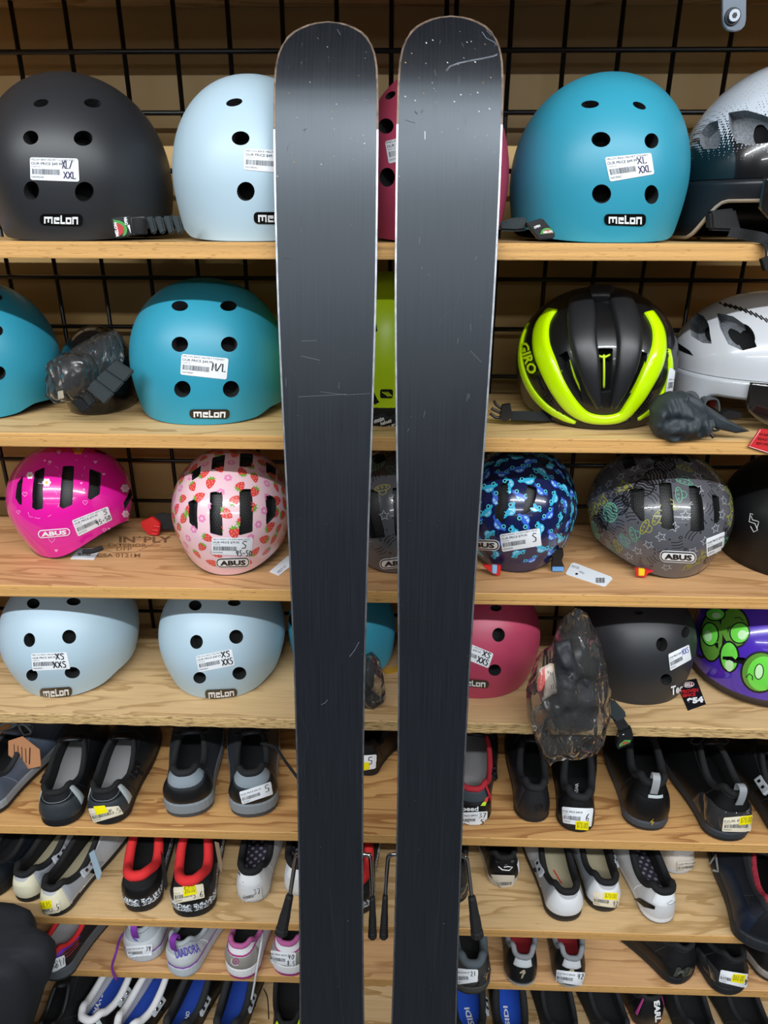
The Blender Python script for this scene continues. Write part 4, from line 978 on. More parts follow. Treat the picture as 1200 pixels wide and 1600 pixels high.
def build_shoe(label, shelf, A0, yaw, st, L=.262, W=.098, Hc=.072, Hf=.085, Hs=.058, name='shoe', group=None, zs=.024, zo=.010, yo=.50, heelw=.74, ow=.31, stickers=(), extra=None):
    z = ztop(shelf)+.0005
    d = Vector((sin(yaw), cos(yaw), 0)); ow = ow*min(1.2, .098*.93/W)
    M = Matrix(((d.y, d.x, 0, A0.x), (-d.x, d.y, 0, A0.y), (0, 0, 1, z), (0, 0, 0, 1)))
    e = empty(name, M, label, st.get('cat', 'shoe'), group); e['label'] = label
    nt_ = 56; nv = 12
    def prof(t): return shoe_prof(t, W, heelw)
    def spring(y): return .014*max(0, (y/L-.7)/.3)**2
    def A(th, sc=1.0, z_=None):
        t = (1-cos(th))/2; t = t if t < 1 else 1
        x = prof(t)*(1 if sin(th) >= 0 else -1); y = t*L
        if abs(sin(th)) < 1e-6: x = 0
        c = Vector((0, L*.5)); x = x*sc; y = c.y+(y-c.y)*(1-(1-sc)*.45)
        return Vector((x, y, (zs if z_ is None else z_)+spring(y)))
    y0 = .010
    def B(th):
        t = (1-cos(th))/2; y = y0+(yo*L-y0)*t; w_ = ow*W*(abs(sin(th))**.6)*(.92+.08*smooth(t*2.2))
        if t < .38: h = Hc+(Hs-Hc)*smooth(t/.38)
        else: h = Hs+(Hf-Hs)*smooth((t-.38)/.62)
        h += .006*exp(-((t-.13)/.05)**2)*st.get('peak', 1)
        return Vector((w_*(1 if sin(th) >= 0 else -1), y, h))
    def P(th, v):
        a = A(th); b_ = B(th); t = (1-cos(th))/2; tf = smooth((t-.5)/.5); dh = b_.z-a.z
        p1 = Vector((a.x*1.02, a.y-.003*(1-tf), a.z+(1-tf)*.45*dh+tf*.034))
        q = .22*(1-tf)+.50*tf
        p2 = Vector((b_.x+(a.x-b_.x)*q, b_.y+(a.y-b_.y)*q, b_.z-(.28*dh*(1-tf)+.004*tf)))
        u = 1-v; return a*u**3+p1*3*u*u*v+p2*3*u*v*v+b_*v**3
    V = [P(2*pi*i/nt_, j/nv) for j in range(nv+1) for i in range(nt_)]
    F = [(j*nt_+i, j*nt_+(i+1) % nt_, (j+1)*nt_+(i+1) % nt_, (j+1)*nt_+i) for j in range(nv) for i in range(nt_)]
    up = new_obj('upper', mesh(V, F, True), e, [st['up']])
    # sole rings
    def rings(name, zs_, mt):
        v = []; ff = []
        for sc_, zz in zs_:
            v += [A(2*pi*i/nt_, sc_, zz) for i in range(nt_)]
        for j in range(len(zs_)-1): ff += [(j*nt_+i, j*nt_+(i+1) % nt_, (j+1)*nt_+(i+1) % nt_, (j+1)*nt_+i) for i in range(nt_)]
        h2 = nt_//2; tb_ = (len(zs_)-1)*nt_
        for i in range(h2):
            a, b2, c, d2 = i, i+1, (nt_-i-1) % nt_, (nt_-i) % nt_
            if i == 0: ff += [(a, c, b2), (tb_+a, tb_+b2, tb_+c)]
            elif i == h2-1: ff += [(a, d2, b2), (tb_+a, tb_+b2, tb_+d2)]
            else: ff += [(a, d2, c, b2), (tb_+a, tb_+b2, tb_+c, tb_+d2)]
        return v, ff, new_obj(name, mesh(v, ff, False), e, [mt])
    fl = st.get('flare', 1.03)
    v1, f1, _ = rings('outsole', [(.93, 0), (1.0, .003), (1.01, zo)], st.get('outs', st['sole']))
    v2, f2, so = rings('midsole', [(1.0, zo), (fl, zo+.002), (fl+.005, (zo+zs)/2), (fl, zs-.001), (1.0, zs+.003)], st['sole'])
    hv, hf = join_meshes([(V, F), (v1, f1), (v2, f2)])
    host = Host(M, hv, hf)
    # lining and insole
    lv = []; nl = 6
    for j in range(nl+1):
        v = j/nl
        for i in range(nt_):
            th = 2*pi*i/nt_; b_ = B(th); a = A(th, .80, zs+.006); a.z = zs+.006; a.y = min(a.y, L*.80); 
            if a.y < .012: a.y = .012
            q = b_*(1-v)+a*v; q.z += 0; lv.append(q)
    lf = [(j*nt_+i, (j+1)*nt_+i, (j+1)*nt_+(i+1) % nt_, j*nt_+(i+1) % nt_) for j in range(nl) for i in range(nt_)]
    new_obj('lining', mesh(lv, lf, True), e, [st.get('lin', cloth('#141518'))])
    iv = [lv[nl*nt_+i]+Vector((0, 0, .0012)) for i in range(nt_)]
    iv = [Vector((p.x*.97, p.y, p.z+.001)) for p in iv]; h2 = nt_//2
    fi = [((0, 1, nt_-1) if i == 0 else (i, i+1, nt_-i) if i == h2-1 else (i, i+1, nt_-i-1, nt_-i)) for i in range(h2)]
    ins = new_obj('insole', mesh(iv, fi), e, [st.get('ins', cloth('#17181b'))])
    hin = Host(M, iv, fi)
    if st.get('insprint'):
        txt, quad, mm = st['insprint']; k = Ink(3); k.text(txt, 0, 0, 3, 1, mm, 0, .03)
        put('insole_print', k, hin.pxmap(3, quad), hin, ins, .0005)
    # collar
    rc = st.get('rc', .0052); cp = []; rr = []
    for i in range(nt_):
        th = 2*pi*i/nt_; b_ = B(th); t = (1-cos(th))/2
        cp.append(b_+Vector((-.0015*(1 if b_.x > 0 else -1)*min(1, abs(b_.x)*80), .001, -rc*.35))); rr.append(rc*(1.0 if t < .6 else 1-.5*(t-.6)))
    cv, cf = tube_vf(cp, rr, 8, True); new_obj('collar', mesh(cv, cf, True), e, [st.get('col', cloth('#191a1d'))])
    def patch(nm, t0, t1, v0, v1, mt, off=.0012, n=14, m_=6, top=None, bot=None, wave=None):
        pv = []; pf = []
        for j in range(m_+1):
            for i in range(n+1):
                th = t0+(t1-t0)*i/n; u = (i/n)*2-1
                va = v0+(bot(u) if bot else 0); vb = v1+(top(u) if top else 0)
                v = va+(vb-va)*j/m_; v = min(.995, max(.0, v))
                p = P(th, v); e1 = P(th+.02, v)-p; e2 = P(th, min(1, v+.03))-P(th, max(0, v-.03)); nn = e1.cross(e2).normalized()
                o_ = off*(0.15 if (i in (0, n) or j in (0, m_)) else 1)
                pv.append(p+nn*(o_+.0004))
        for j in range(m_):
            for i in range(n): a = j*(n+1)+i; pf.append((a, a+1, a+n+2, a+n+1))
        return new_obj(nm, mesh(pv, pf, True), e, [mt])
    for p in st.get('patches', ()): patch(*p[:6], **(p[6] if len(p) > 6 else {}))
    sc_ = st.get('seamc', mat(tuple(min(1, q*1.9+.012) for q in st['up'].node_tree.nodes['Principled BSDF'].inputs['Base Color'].default_value[:3]), .6))
    patch('seam', .02, 2*pi-.02, .865, .885, sc_, n=60, m_=1, off=.0009)
    for q in (-1, 1): patch('seam', q*1.02-.012, q*1.02+.012, .04, .86, sc_, n=1, m_=8, off=.0009)
    patch('toe_seam', 1.9, 2*pi-1.9, .30, .32, sc_, n=30, m_=1, off=.0009)
    def top_pt(x, y, dz=.0):
        h = host.bvh.ray_cast(Vector((x, y, .3)), Vector((0, 0, -1)))
        return (h[0]+Vector((0, 0, dz))) if h[0] else Vector((x, y, .06+dz))
    # tongue
    bf = B(pi)
    tg = st.get('tongue', st['up']); tw = ow*W*.75; tv = []
    for j in range(5):
        q = j/4
        for i in range(7):
            u = i/6*2-1; x = tw*u*(1-.15*q); tv.append(Vector((x, bf.y+.030-.052*q+.006*u*u, bf.z-.006+.020*q-.007*u*u-.004)))
    tfc = [(j*7+i, j*7+i+1, j*7+i+8, j*7+i+7) for j in range(4) for i in range(6)]
    to = new_obj('tongue', mesh(tv, tfc, True), e, [tg]); sm_ = to.modifiers.new('s', 'SOLIDIFY'); sm_.thickness = .005; sm_.offset = 0
    kind = st.get('close', 'lace')
    if kind == 'lace':
        lm = st.get('lace', cloth('#15161a'))
        for q in range(4):
            y = yo*L+.010+q*.014; dx = .017
            pts = [top_pt(x, y+(.006 if x > 0 else -.002), .0022) for x in (-dx, -dx*.4, dx*.4, dx)]
            tube('lace', pts, .0024, lm, e, 6)
        bx = yo*L+.006; c = top_pt(0, bx, .006)
        for sg in (-1, 1):
            tube('lace', catmull([c, c+Vector((sg*.018, -.006, .008)), c+Vector((sg*.034, -.012, -.002)), c+Vector((sg*.022, -.018, -.004)), c+Vector((sg*.002, -.002, .002))], 4), .0022, lm, e, 6)
    elif kind in ('strap', 'ratchet', 'boa'):
        sm2 = st.get('strap', st['up'])
        for y in ((yo*L+.018, yo*L+.052) if kind != 'boa' else (yo*L+.03,)):
            w_ = prof(min(.99, y/L))*.92
            pts = [top_pt(x*w_, y, .003) for x in (-.85, -.5, -.15, .2, .55, .85)]
            ribbon('strap', pts, .020, .0022, sm2, e, side=(0, 1, 0), k=3)
        sgn = st.get('bside', 1)
        if kind == 'ratchet':
            p = P(sgn*1.5, .80)+Vector((sgn*.003, 0, .001))
            bo = box('buckle', -.008, .008, -.020, .016, -.0035, .0035, st.get('bmat', PLAST), e, .002); bo.location = p; bo.rotation_euler = (0, sgn*.9, 0)
            for qy in (-.009, .005):
                c_ = box('rivet', -.003, .003, -.003, .003, 0, .002, CHROME, bo, .0014); c_.location = (0, qy, .0035)
            ribbon('ladder_strap', [P(sgn*1.45, .80)+Vector((sgn*.004, .0, .002)), P(sgn*1.42, .6)+Vector((sgn*.005, -.004, 0)), P(sgn*1.38, .36)+Vector((sgn*.007, -.008, 0))], .008, .0018, st.get('strap', PLAST), e, side=(0, 1, 0), k=3)
        if kind == 'boa':
            p = top_pt(sgn*.02, yo*L+.03, .006); v, ff = tube_vf([p-Vector((0, 0, .005)), p, p+Vector((0, 0, .003))], [.010, .010, .008], 14)
            new_obj('dial', mesh(v, ff, False), e, [st.get('bmat', PLAST)])
    if st.get('tab'):
        p = P(0, .93); ribbon('heel_tab', [P(0, .72)+Vector((0, -.002, 0)), p+Vector((0, -.008, .004)), p+Vector((0, -.006, .020)), p+Vector((0, .006, .020)), p+Vector((0, .008, .006))], .012, .002, st['tab'], e, side=(1, 0, 0), k=4)
    s = Helm(); s.e = e; s.host = host; s.M = M; s.upper = up; s.P = P; s.patch = patch; s.sole = so; s.hin = hin; s.ins = ins
    for q in stickers: sticker(host, e, **q)
    if extra: extra(s)
    return s
def pxink(s, name, fn, off=.0022, host=None):
    k = Ink(1); fn(k); return put(name, k, pxid(host or s.host), s.host, s.e, off)
def SK(quad, **k): d = dict(quad=quad, off=.0030, title=None, price='OUR PRICE $49.99'); d.update(k); return d
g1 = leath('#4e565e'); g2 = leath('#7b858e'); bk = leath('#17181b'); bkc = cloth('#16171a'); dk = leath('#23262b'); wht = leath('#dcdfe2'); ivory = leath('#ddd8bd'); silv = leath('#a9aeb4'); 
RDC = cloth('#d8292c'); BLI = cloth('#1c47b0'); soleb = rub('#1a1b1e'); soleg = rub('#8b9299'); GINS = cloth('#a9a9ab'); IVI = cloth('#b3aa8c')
LG = mat('#b9c2c4', .35)
pi_ = pi
def U(a, b=0): return lambda u: a*u*u+b
road = dict(up=dk, sole=soleb, outs=soleb, col=bkc, lin=bkc, ins=GINS, close='ratchet', flare=1.0, tongue=bk)
def ST(base, **k): d = dict(base); d.update(k); return d
hp = lambda w, v0, v1, m, nm='heel_counter', **k: (nm, -w, w, v0, v1, m, k)
P5 = [hp(.62, .02, .55, leath('#3e464d')), ('reflective_stripe', .62, .84, .12, .93, LG, dict(n=4)), ('reflective_stripe', -.84, -.62, .12, .93, LG, dict(n=4)), ('seam', -.9, .9, .60, .615, mat('#8f979c', .5), dict(m_=1, top=U(.25), bot=U(.25)))]
shoe('blue grey mesh sneaker cut by the left edge, with an orange tag behind its laces', 5, (-34, 1278), (20, 1165), dict(up=leath('#5d6879'), sole=soleg, outs=soleb, col=cloth('#2a2d34'), lace=cloth('#7d868c'), patches=[hp(.5, 0, .5, bk)]), W=.108, Hc=.08)
shoe('grey and black cycling shoe without sticker, right of the blue grey sneaker', 5, (92, 1294), (112, 1160), ST(road, patches=P5, bside=-1), W=.098, zs=.016, zo=.006, Hc=.07, Hs=.058, Hf=.082, ow=.33, yo=.52)
shoe('grey and black cycling shoe with a yellow sticker marked M5.5 on its heel', 5, (166, 1291), (192, 1158), ST(road, patches=P5), W=.098, zs=.016, zo=.006, Hc=.07, Hs=.058, Hf=.082, ow=.33, yo=.52,
     stickers=[SK([(140, 1262), (184, 1258), (192, 1270), (148, 1284)], paper=CREAM, hand=[('M5.5', .55, .3, .98, .75)], yellow=(.2, .5, .6, 1.15), price=None)])
skate = dict(up=leath('#41464d'), sole=rub('#7e868c'), outs=rub('#4a5157'), col=cloth('#23262a'), lin=bkc, ins=cloth('#1a1c22'), close='lace', patches=[hp(.85, .50, .93, leath('#8a969f'), top=U(.12), bot=U(.14)), hp(.80, .06, .42, leath('#1a1c1e'), 'heel_panel', top=U(.12)), ], rc=.0062)
shoe('grey skate shoe without sticker, left of the one marked 5', 5, (294, 1279), (300, 1160), skate, W=.106, heelw=.86, Hc=.094, Hs=.070, zs=.03, zo=.010, ow=.31)
shoe('grey skate shoe with a white price sticker marked 5 on its heel', 5, (398, 1279), (394, 1160), skate, W=.106, heelw=.86, Hc=.094, Hs=.070, zs=.03, zo=.010, ow=.31,
     stickers=[SK([(375, 1236), (421, 1221), (425, 1240), (379, 1255)], hand=[('5', .76, .35, .94, .85)], hw=.06)])
shoe('small black shoe with a sticker marked 5, in the gap between the skis', 5, (562, 1212), (572, 1150), dict(up=bk, sole=soleb, close='strap', flare=1.0), L=.17, W=.085, zs=.016, zo=.006,
     stickers=[SK([(540, 1181), (587, 1178), (586, 1199), (541, 1207)], price=None, hand=[('5', .72, .35, .92, .85)], hw=.07, yellow=(.3, .0, .8, .5))])
def speed(s):
    pxink(s, 'heel_lettering', lambda k: (k.text('speed', 718, -1268, 747, -1259, LGW, 1, .03),))
    pxink(s, 'colour_flash', lambda k: (k.poly([(757, -1246), (762, -1244), (760, -1252), (755, -1252)], RED, 1), k.poly([(754, -1252), (759, -1252), (757, -1258), (750, -1258)], mat('#c8e23a', .4), 1)))
shoe('black and red cycling shoe with sticker marked 37, beside the right ski', 5, (734, 1289), (742, 1160), dict(up=dk, sole=soleb, col=cloth('#b52230'), lin=cloth('#4a141c'), ins=GINS, close='ratchet', flare=1.0, patches=[hp(.55, .02, .5, bk), ('side_stripe', .62, .75, .2, .95, leath('#c22a38'), dict(n=3)), hp(.55, .52, .9, leath('#4a545c'), 'heel_top')]), W=.098, zs=.015, zo=.006, ow=.34, yo=.54,
     stickers=[SK([(716, 1268), (760, 1266), (759, 1286), (716, 1287)], hand=[('37', .72, .55, .96, .9), ('5', .76, .05, .92, .42)], hw=.05)], extra=speed)
def emb(x, y, s, m): return lambda k: (k.stroke([(x-s, -y-s), (x+s, -y-s), (x+s, -y+s), (x-s, -y+s)], 1, m, 0, True), k.stroke([(x-s*.6, -y-s*.6), (x+s*.5, -y+s*.2), (x-s*.4, -y+s*.4), (x+s*.6, -y+s*.7)], 1.2, m))
shoe('slim charcoal cycling shoe with a small square heel emblem, under the plastic bag', 5, (832, 1287), (833, 1180), dict(up=leath('#2a2b2f'), sole=rub('#232427'), close='strap', flare=1.0, col=cloth('#1b1e24'), rc=.0065, patches=[('side_panel', -1.5, -.45, .05, .8, leath('#3a383e'), {})]), W=.090, zs=.012, zo=.005, ow=.26, yo=.46, heelw=.74,
     extra=lambda s: pxink(s, 'emblem_print', emb(842, 1261, 5, BK)))
shoe('black cycling shoe with white sticker marked 6 and a yellow label below it', 5, (898, 1302), (900, 1185), dict(up=leath('#1b1c20'), sole=soleb, close='boa', flare=1.0, col=cloth('#1c2026'), rc=.0065, insprint=('GEAR', [(897, 1242), (899, 1224), (904, 1224), (903, 1242)], LGW)), W=.094, zs=.013, zo=.005, ow=.28, yo=.48, heelw=.74,
     stickers=[SK([(880, 1260), (925, 1262), (922, 1290), (881, 1284)], hand=[('6', .78, .3, .9, .7)], yellow=(.45, -.25, .9, .25), ytext='$75.00')])
def bolt(x, y, s, m): return lambda k: (k.poly([(x-s*.1, -y-s), (x+s*.6, -y+s*.1), (x+s*.1, -y+s*.2), (x+s*.5, -y+s), (x-s*.6, -y-s*.05), (x-s*.05, -y-s*.25)], m, 0),)
shoe('black mountain bike shoe with a gold bolt mark and grey rubber sole', 5, (1011, 1300), (1000, 1172), dict(up=leath('#16171a'), sole=rub('#4a5058'), outs=rub('#2a2c30'), close='boa', bside=-1, col=cloth('#1a1c20'), rc=.007, tab=mat('#9a9ea2', .5), patches=[hp(.75, .05, .55, leath('#101113'), top=U(.1)), ('reflective_strip', -.1, .3, .58, .66, LG, dict(n=6, m_=2))]), W=.104, Hc=.1, Hs=.085, Hf=.105, zs=.02, zo=.008, ow=.30,
     extra=lambda s: pxink(s, 'bolt_print', bolt(1018, 1283, 6, mat('#a89340', .4))))
shoe('large black mid-height shoe with clear tape and a cream sticker on the heel', 5, (1142, 1317), (1096, 1178), dict(up=leath('#141517'), sole=rub('#3c424a'), outs=rub('#222428'), close='lace', col=cloth('#15161a'), rc=.006, tab=mat('#8d9196', .5), patches=[hp(1.1, .05, .5, CLEAR, 'clear_tape', off=.002)]), W=.108, Hc=.098, Hs=.08, Hf=.105, zs=.02, zo=.008, ow=.27,
     stickers=[SK([(1131, 1276), (1173, 1272), (1170, 1298), (1128, 1297)], paper=CREAM, price='OUR PRICE', A=1.6, yellow=(.55, .45, 1.02, .98), ytext='$70.00')])
shoe('black shoe with a silver riveted buckle at the right edge, above the navy shoe', 5, (1246, 1318), (1200, 1180), dict(up=leath('#17181b'), sole=rub('#34383e'), close='ratchet', bside=-1, bmat=silv, col=bkc), W=.106, Hc=.08)
# --- row six
shim = dict(up=leath('#b9bcc0'), sole=rub('#2a2826'), outs=rub('#3a3632'), col=bkc, lin=bkc, ins=IVI, close='ratchet', strap=bk, bmat=silv, flare=1.0, tongue=leath('#b9b8a8'), patches=[hp(.6, .0, .9, ivory, top=U(.35, -.25)), ('side_panel', .65, 1.5, .1, .8, leath('#9ea4ac'), {}), ('side_panel', -1.5, -.65, .1, .8, leath('#9ea4ac'), {})], rc=.0062)
OFF = mat('#7b8088', .5)
shoe('cream and silver cycling shoe with black collar, second from the left end of its shelf', 6, (35, 1411), (72, 1318), ST(shim, insprint=('SHIMANO', [(37, 1358), (55, 1328), (60, 1333), (43, 1361)], OFF)), W=.092, zs=.014, zo=.006, ow=.32, yo=.54, Hc=.064, Hs=.052, Hf=.078)
shoe('cream and silver cycling shoe with a round yellow label and 5.5 on its heel', 6, (78, 1433), (118, 1318), shim, W=.094, zs=.014, zo=.006, ow=.32, yo=.54, Hc=.064, Hs=.052, Hf=.078,
     stickers=[SK([(56, 1409), (92, 1405), (94, 1423), (60, 1431)], paper=CREAM, price=None, hand=[('5.5', .6, .2, .98, .7)], yellow=(.1, .45, .7, 1.05), ytext='$38.95')])
shoe('black shoe with speckled teal trim at the left picture edge, beside the cream shoes', 6, (-22, 1405), (20, 1315), dict(up=leath('#16202a'), sole=soleb, close='strap', col=bkc), W=.09)
rc6 = dict(up=cloth('#131417'), sole=SPECK, outs=soleb, col=RDC, lin=cloth('#121316'), ins=cloth('#121316'), close='lace', lace=RDC, rc=.0095, patches=[hp(1.2, .02, .42, leath('#17181a'), top=U(.1))], peak=0)
shoe('black sneaker with bright red collar and speckled sole, no sticker', 6, (221, 1427), (224, 1316), rc6, W=.104, heelw=.86, Hc=.086, Hs=.066, Hf=.088, zs=.034, zo=.018, ow=.31)
shoe('black sneaker with bright red collar and a yellow label on its heel sticker', 6, (302, 1435), (303, 1318), rc6, W=.106, heelw=.86, Hc=.086, Hs=.066, Hf=.088, zs=.034, zo=.018, ow=.31,
     stickers=[SK([(273, 1386), (316, 1380), (319, 1401), (274, 1410)], paper=CREAM, price=None, hand=[('5.6', .62, .12, .96, .5)], yellow=(.32, .35, .76, 1.08), ytext='$60.00')])
w6 = dict(up=leath('#d5d8db'), sole=rub('#b9bdc0'), outs=rub('#9a9ca0'), col=cloth('#16181d'), lin=bkc, ins=DOTS, close='strap', strap=silv, flare=1.0, rc=.007, patches=[hp(.45, .45, .98, leath('#e9ecef'), top=U(.1))])
def w6m(s): pxink(s, 'side_stripes', lambda k: [k.stroke(p, 1.1, INKB) for p in ([(370, -1366), (378, -1382)], [(374, -1362), (381, -1378)], [(428, -1352), (434, -1360), (428, -1366)])])
shoe('small white cycling shoe with dotted insole, right of the red collared pair', 6, (392, 1412), (402, 1318), w6, W=.088, L=.25, zs=.012, zo=.005, ow=.31,
     stickers=[SK([(378, 1390), (407, 1384), (409, 1402), (380, 1408)], paper=mat('#d3d5d8', .5), price=None, hand=[('37', .6, .45, .95, .9)], hw=.05)], extra=w6m)
shoe('small white cycling shoe partly behind the left ski and its brake', 6, (467, 1402), (472, 1310), w6, W=.088, L=.25, zs=.012, zo=.005, ow=.31)
shoe('black sneaker with red collar showing between the skis', 6, (553, 1432), (556, 1316), rc6, W=.104, Hc=.078, Hs=.066, Hf=.088, zs=.034, zo=.018, ow=.31)
shoe('dark blue cycling shoe peeking out right of the right ski, behind its brake', 6, (706, 1414), (706, 1318), dict(up=leath('#20242e'), sole=soleb, close='strap', flare=1.0, patches=[hp(1.0, .0, .4, CLEAR, 'clear_tape', off=.002)]), W=.088, L=.25, zs=.012, zo=.005)
def gd(s): pxink(s, 'heel_print', lambda k: (k.stroke([(779, -1353), (785, -1358), (795, -1359), (800, -1354), (793, -1353), (787, -1354)], 1.6, LGW), [k.ell(x, -y, 2.4, 2.2, CHROME, 0, 10) for x, y in ((778, 1346), (790, 1351), (800, 1345))], k.ell(790, -1373, 6, 2.5, RED, 4, 10)))
shoe('black cycling shoe set far back with a white smile-like heel print', 6, (789, 1387), (783, 1310), dict(up=leath('#15161a'), sole=leath('#b8b4aa'), close='strap', flare=1.0, patches=[('side_panel', .5, 1.2, .0, .5, wht, {})]), W=.084, L=.20, zs=.016, zo=.006, Hc=.068, extra=gd,
     stickers=[SK([(768, 1365), (803, 1366), (800, 1385), (780, 1388)], paper=mat('#c9c2b2', .5), price=None)])
shoe('white and silver cycling shoe with dark sole and no sticker, beside the yellow labelled one', 6, (886, 1442), (868, 1320), ST(shim, bside=-1, insprint=('________', [(864, 1360), (877, 1382), (878, 1380), (866, 1359)], RED), patches=[hp(.6, .0, .9, wht, top=U(.35, -.25)), ('side_panel', .65, 1.5, .1, .8, leath('#8d9298'), {}), ('side_panel', -1.5, -.65, .1, .8, leath('#8d9298'), {})]), W=.098, zs=.018, zo=.010, ow=.32, yo=.54, Hc=.068, Hs=.055, Hf=.08)
shoe('white and silver cycling shoe with a bright yellow label on its heel sticker', 6, (946, 1427), (935, 1318), ST(shim, patches=[hp(.6, .0, .9, wht, top=U(.35, -.25)), ('side_panel', -1.5, -.65, .1, .8, leath('#8d9298'), {})]), W=.094, zs=.018, zo=.010, ow=.32, yo=.54, Hc=.068, Hs=.055, Hf=.08,
     stickers=[SK([(928, 1392), (967, 1396), (963, 1417), (928, 1412)], paper=CREAM, price=None, hand=[('42', .78, .1, .98, .5)], hw=.04, yellow=(.4, .55, .9, 1.05), ytext='$70.00')])
def w6b(s): pxink(s, 'side_window', lambda k: (k.poly([(992, -1404), (1001, -1403), (1024, -1415), (1023, -1420), (1008, -1417)], BK, 0, 5), k.stroke([(1041, -1411), (1048, -1406), (1054, -1408), (1048, -1412), (1042, -1413)], .9, OFF)))
shoe('all white cycling shoe with dotted insole and a black side window', 6, (1036, 1445), (1006, 1325), ST(w6, up=leath('#c9cacc'), sole=leath('#dcdde0'), outs=rub('#6b675f'), tongue=leath('#8d8f93')), W=.098, zs=.014, zo=.005, ow=.31, Hc=.074, Hs=.056, Hf=.078, extra=w6b)
shoe('white shoe set far back with a large paper sticker, right of the all white shoe', 6, (1066, 1367), (1062, 1310), ST(w6, up=leath('#cfc8be')), W=.092, L=.20, zs=.014, zo=.005, Hc=.08,
     stickers=[SK([(1058, 1345), (1092, 1342), (1090, 1357), (1058, 1360)], paper=mat('#cdc6ba', .5))])
def navy(s): pxink(s, 'triangle_emblem', lambda k: (k.stroke([(1106, -1358), (1120, -1336), (1124, -1362)], 3, mat('#a8abb0', .4), 0, True, 4),))
shoe('large navy and black mountain bike shoe with red patterned lining at the right edge', 6, (1200, 1492), (1172, 1300), dict(up=leath('#2a303c'), sole=rub('#2e333a'), outs=rub('#34373b'), col=mat('#8e2334', .7, var=.6, vscale=260), lin=mat('#8e2334', .7, var=.5, vscale=300), ins=cloth('#141417'), close='lace', rc=.0060, patches=[('collar_padding', .1, 2*pi-.1, .80, .985, cloth('#2c2f35'), dict(n=40, off=.005)), ('side_panel', -1.6, -.3, .05, .5, leath('#1d2c44'), {}), hp(.35, .1, .8, leath('#1c1f26'))]), W=.150, L=.29, Hc=.100, Hs=.092, Hf=.10, zs=.026, zo=.01, ow=.25, yo=.48, heelw=.8, extra=navy)
# --- row seven
def w8(s): pxink(s, 'side_lines', lambda k: [k.stroke([(84+q*3, -1484-q*4), (100+q*2, -1478-q*3.4), (122, -1464-q*3)], .9, mat('#a23a3c', .5)) for q in range(5)])
shoe('grey and purple trail shoe with red collar, marked 8W, beside the black jacket', 7, (76, 1534), (104, 1440), dict(up=leath('#2a2024'), sole=rub('#5f666d'), outs=rub('#2d2e31'), col=RDC, lin=cloth('#5a5f66'), ins=GINS, close='lace', lace=RDC, patches=[hp(1.3, .7, .97, leath('#6a2fc4'), 'collar_panel')]), W=.108, zs=.03, zo=.008, Hc=.064, Hs=.055, Hf=.07, extra=w8,
     stickers=[SK([(70, 1503), (100, 1492), (102, 1508), (74, 1522)], price=None, title=None, sku=None, hand=[('8W', .45, .2, .98, .8)], hw=.06)])
PURP = cloth('#7c2f9e'); PRN = mat('#5b4db0', .4)
dia = dict(up=leath('#aeb4ba'), sole=rub('#b9c0c6'), outs=rub('#a2a8ae'), col=cloth('#9fa6ac'), lin=cloth('#1d2026'), ins=bkc, close='lace', lace=PURP, tab=PURP, patches=[hp(1.4, .0, .07, leath('#8a4aa8'), 'trim_line', m_=2), hp(.9, .1, .5, mat('#c3c8cc', .3))])
def d1(s): pxink(s, 'heel_emblem', lambda k: (k.poly([(207, -1464), (213, -1466), (217, -1470), (212, -1469)], PRN),))
def d2(s): pxink(s, 'side_lettering', lambda k: (k.text('DIADORA', 274, -1492, 311, -1478, PRN, 0, .02, 0, .28), k.poly([(255, -1486), (261, -1488), (266, -1492), (260, -1491)], PRN)))
shoe('silver running shoe with purple heel tab, marked 39 on a white sticker', 7, (218, 1505), (222, 1440), dia, W=.096, heelw=.86, zs=.024, zo=.006, Hc=.078, Hs=.06, Hf=.07, extra=d1,
     stickers=[SK([(198, 1477), (237, 1474), (237, 1491), (202, 1494)], hand=[('39', .75, .45, .95, .85)], hw=.06)])
shoe('silver running shoe with purple trim and side lettering, no sticker', 7, (277, 1527), (312, 1440), dia, W=.104, heelw=.86, zs=.026, zo=.006, Hc=.082, Hs=.06, Hf=.07, extra=d2)
MAG = leath('#a8397e')
pz_ = dict(up=leath('#e4e4e8'), sole=rub('#e2e2e4'), outs=leath('#a8397e'), col=cloth('#b05a92'), lin=cloth('#2a2026'), ins=bkc, close='lace', lace=cloth('#d8d8dc'), patches=[hp(.75, .02, .5, mat('#a39f98', .35, .3), top=U(.1)), hp(1.0, .52, .60, MAG, 'trim_line', top=U(.15), bot=U(.15), m_=2)])
shoe('white running shoe with magenta trim and round silver heel emblem', 7, (374, 1532), (382, 1445), pz_, W=.104, heelw=.86, zs=.030, zo=.010, Hc=.082, Hs=.06, Hf=.07,
     extra=lambda s: pxink(s, 'heel_emblem', lambda k: (k.ring(369, -1501, 4, 4.5, 1.2, MAG, 0, 14), k.ell(369, -1501, 1.2, 2.4, MAG, 0, 8), k.stroke([(363, -1497), (362, -1503), (366, -1507), (373, -1506)], 1, LGW))))
shoe('white running shoe with magenta trim marked 40 8.5, beside the left ski', 7, (448, 1527), (452, 1445), pz_, W=.102, heelw=.86, zs=.030, zo=.010, Hc=.080, Hs=.06, Hf=.07,
     stickers=[SK([(422, 1484), (462, 1487), (461, 1508), (424, 1503)], hand=[('40', .7, .5, .95, .85), ('8.5', .68, .05, .98, .38)], hw=.05)])
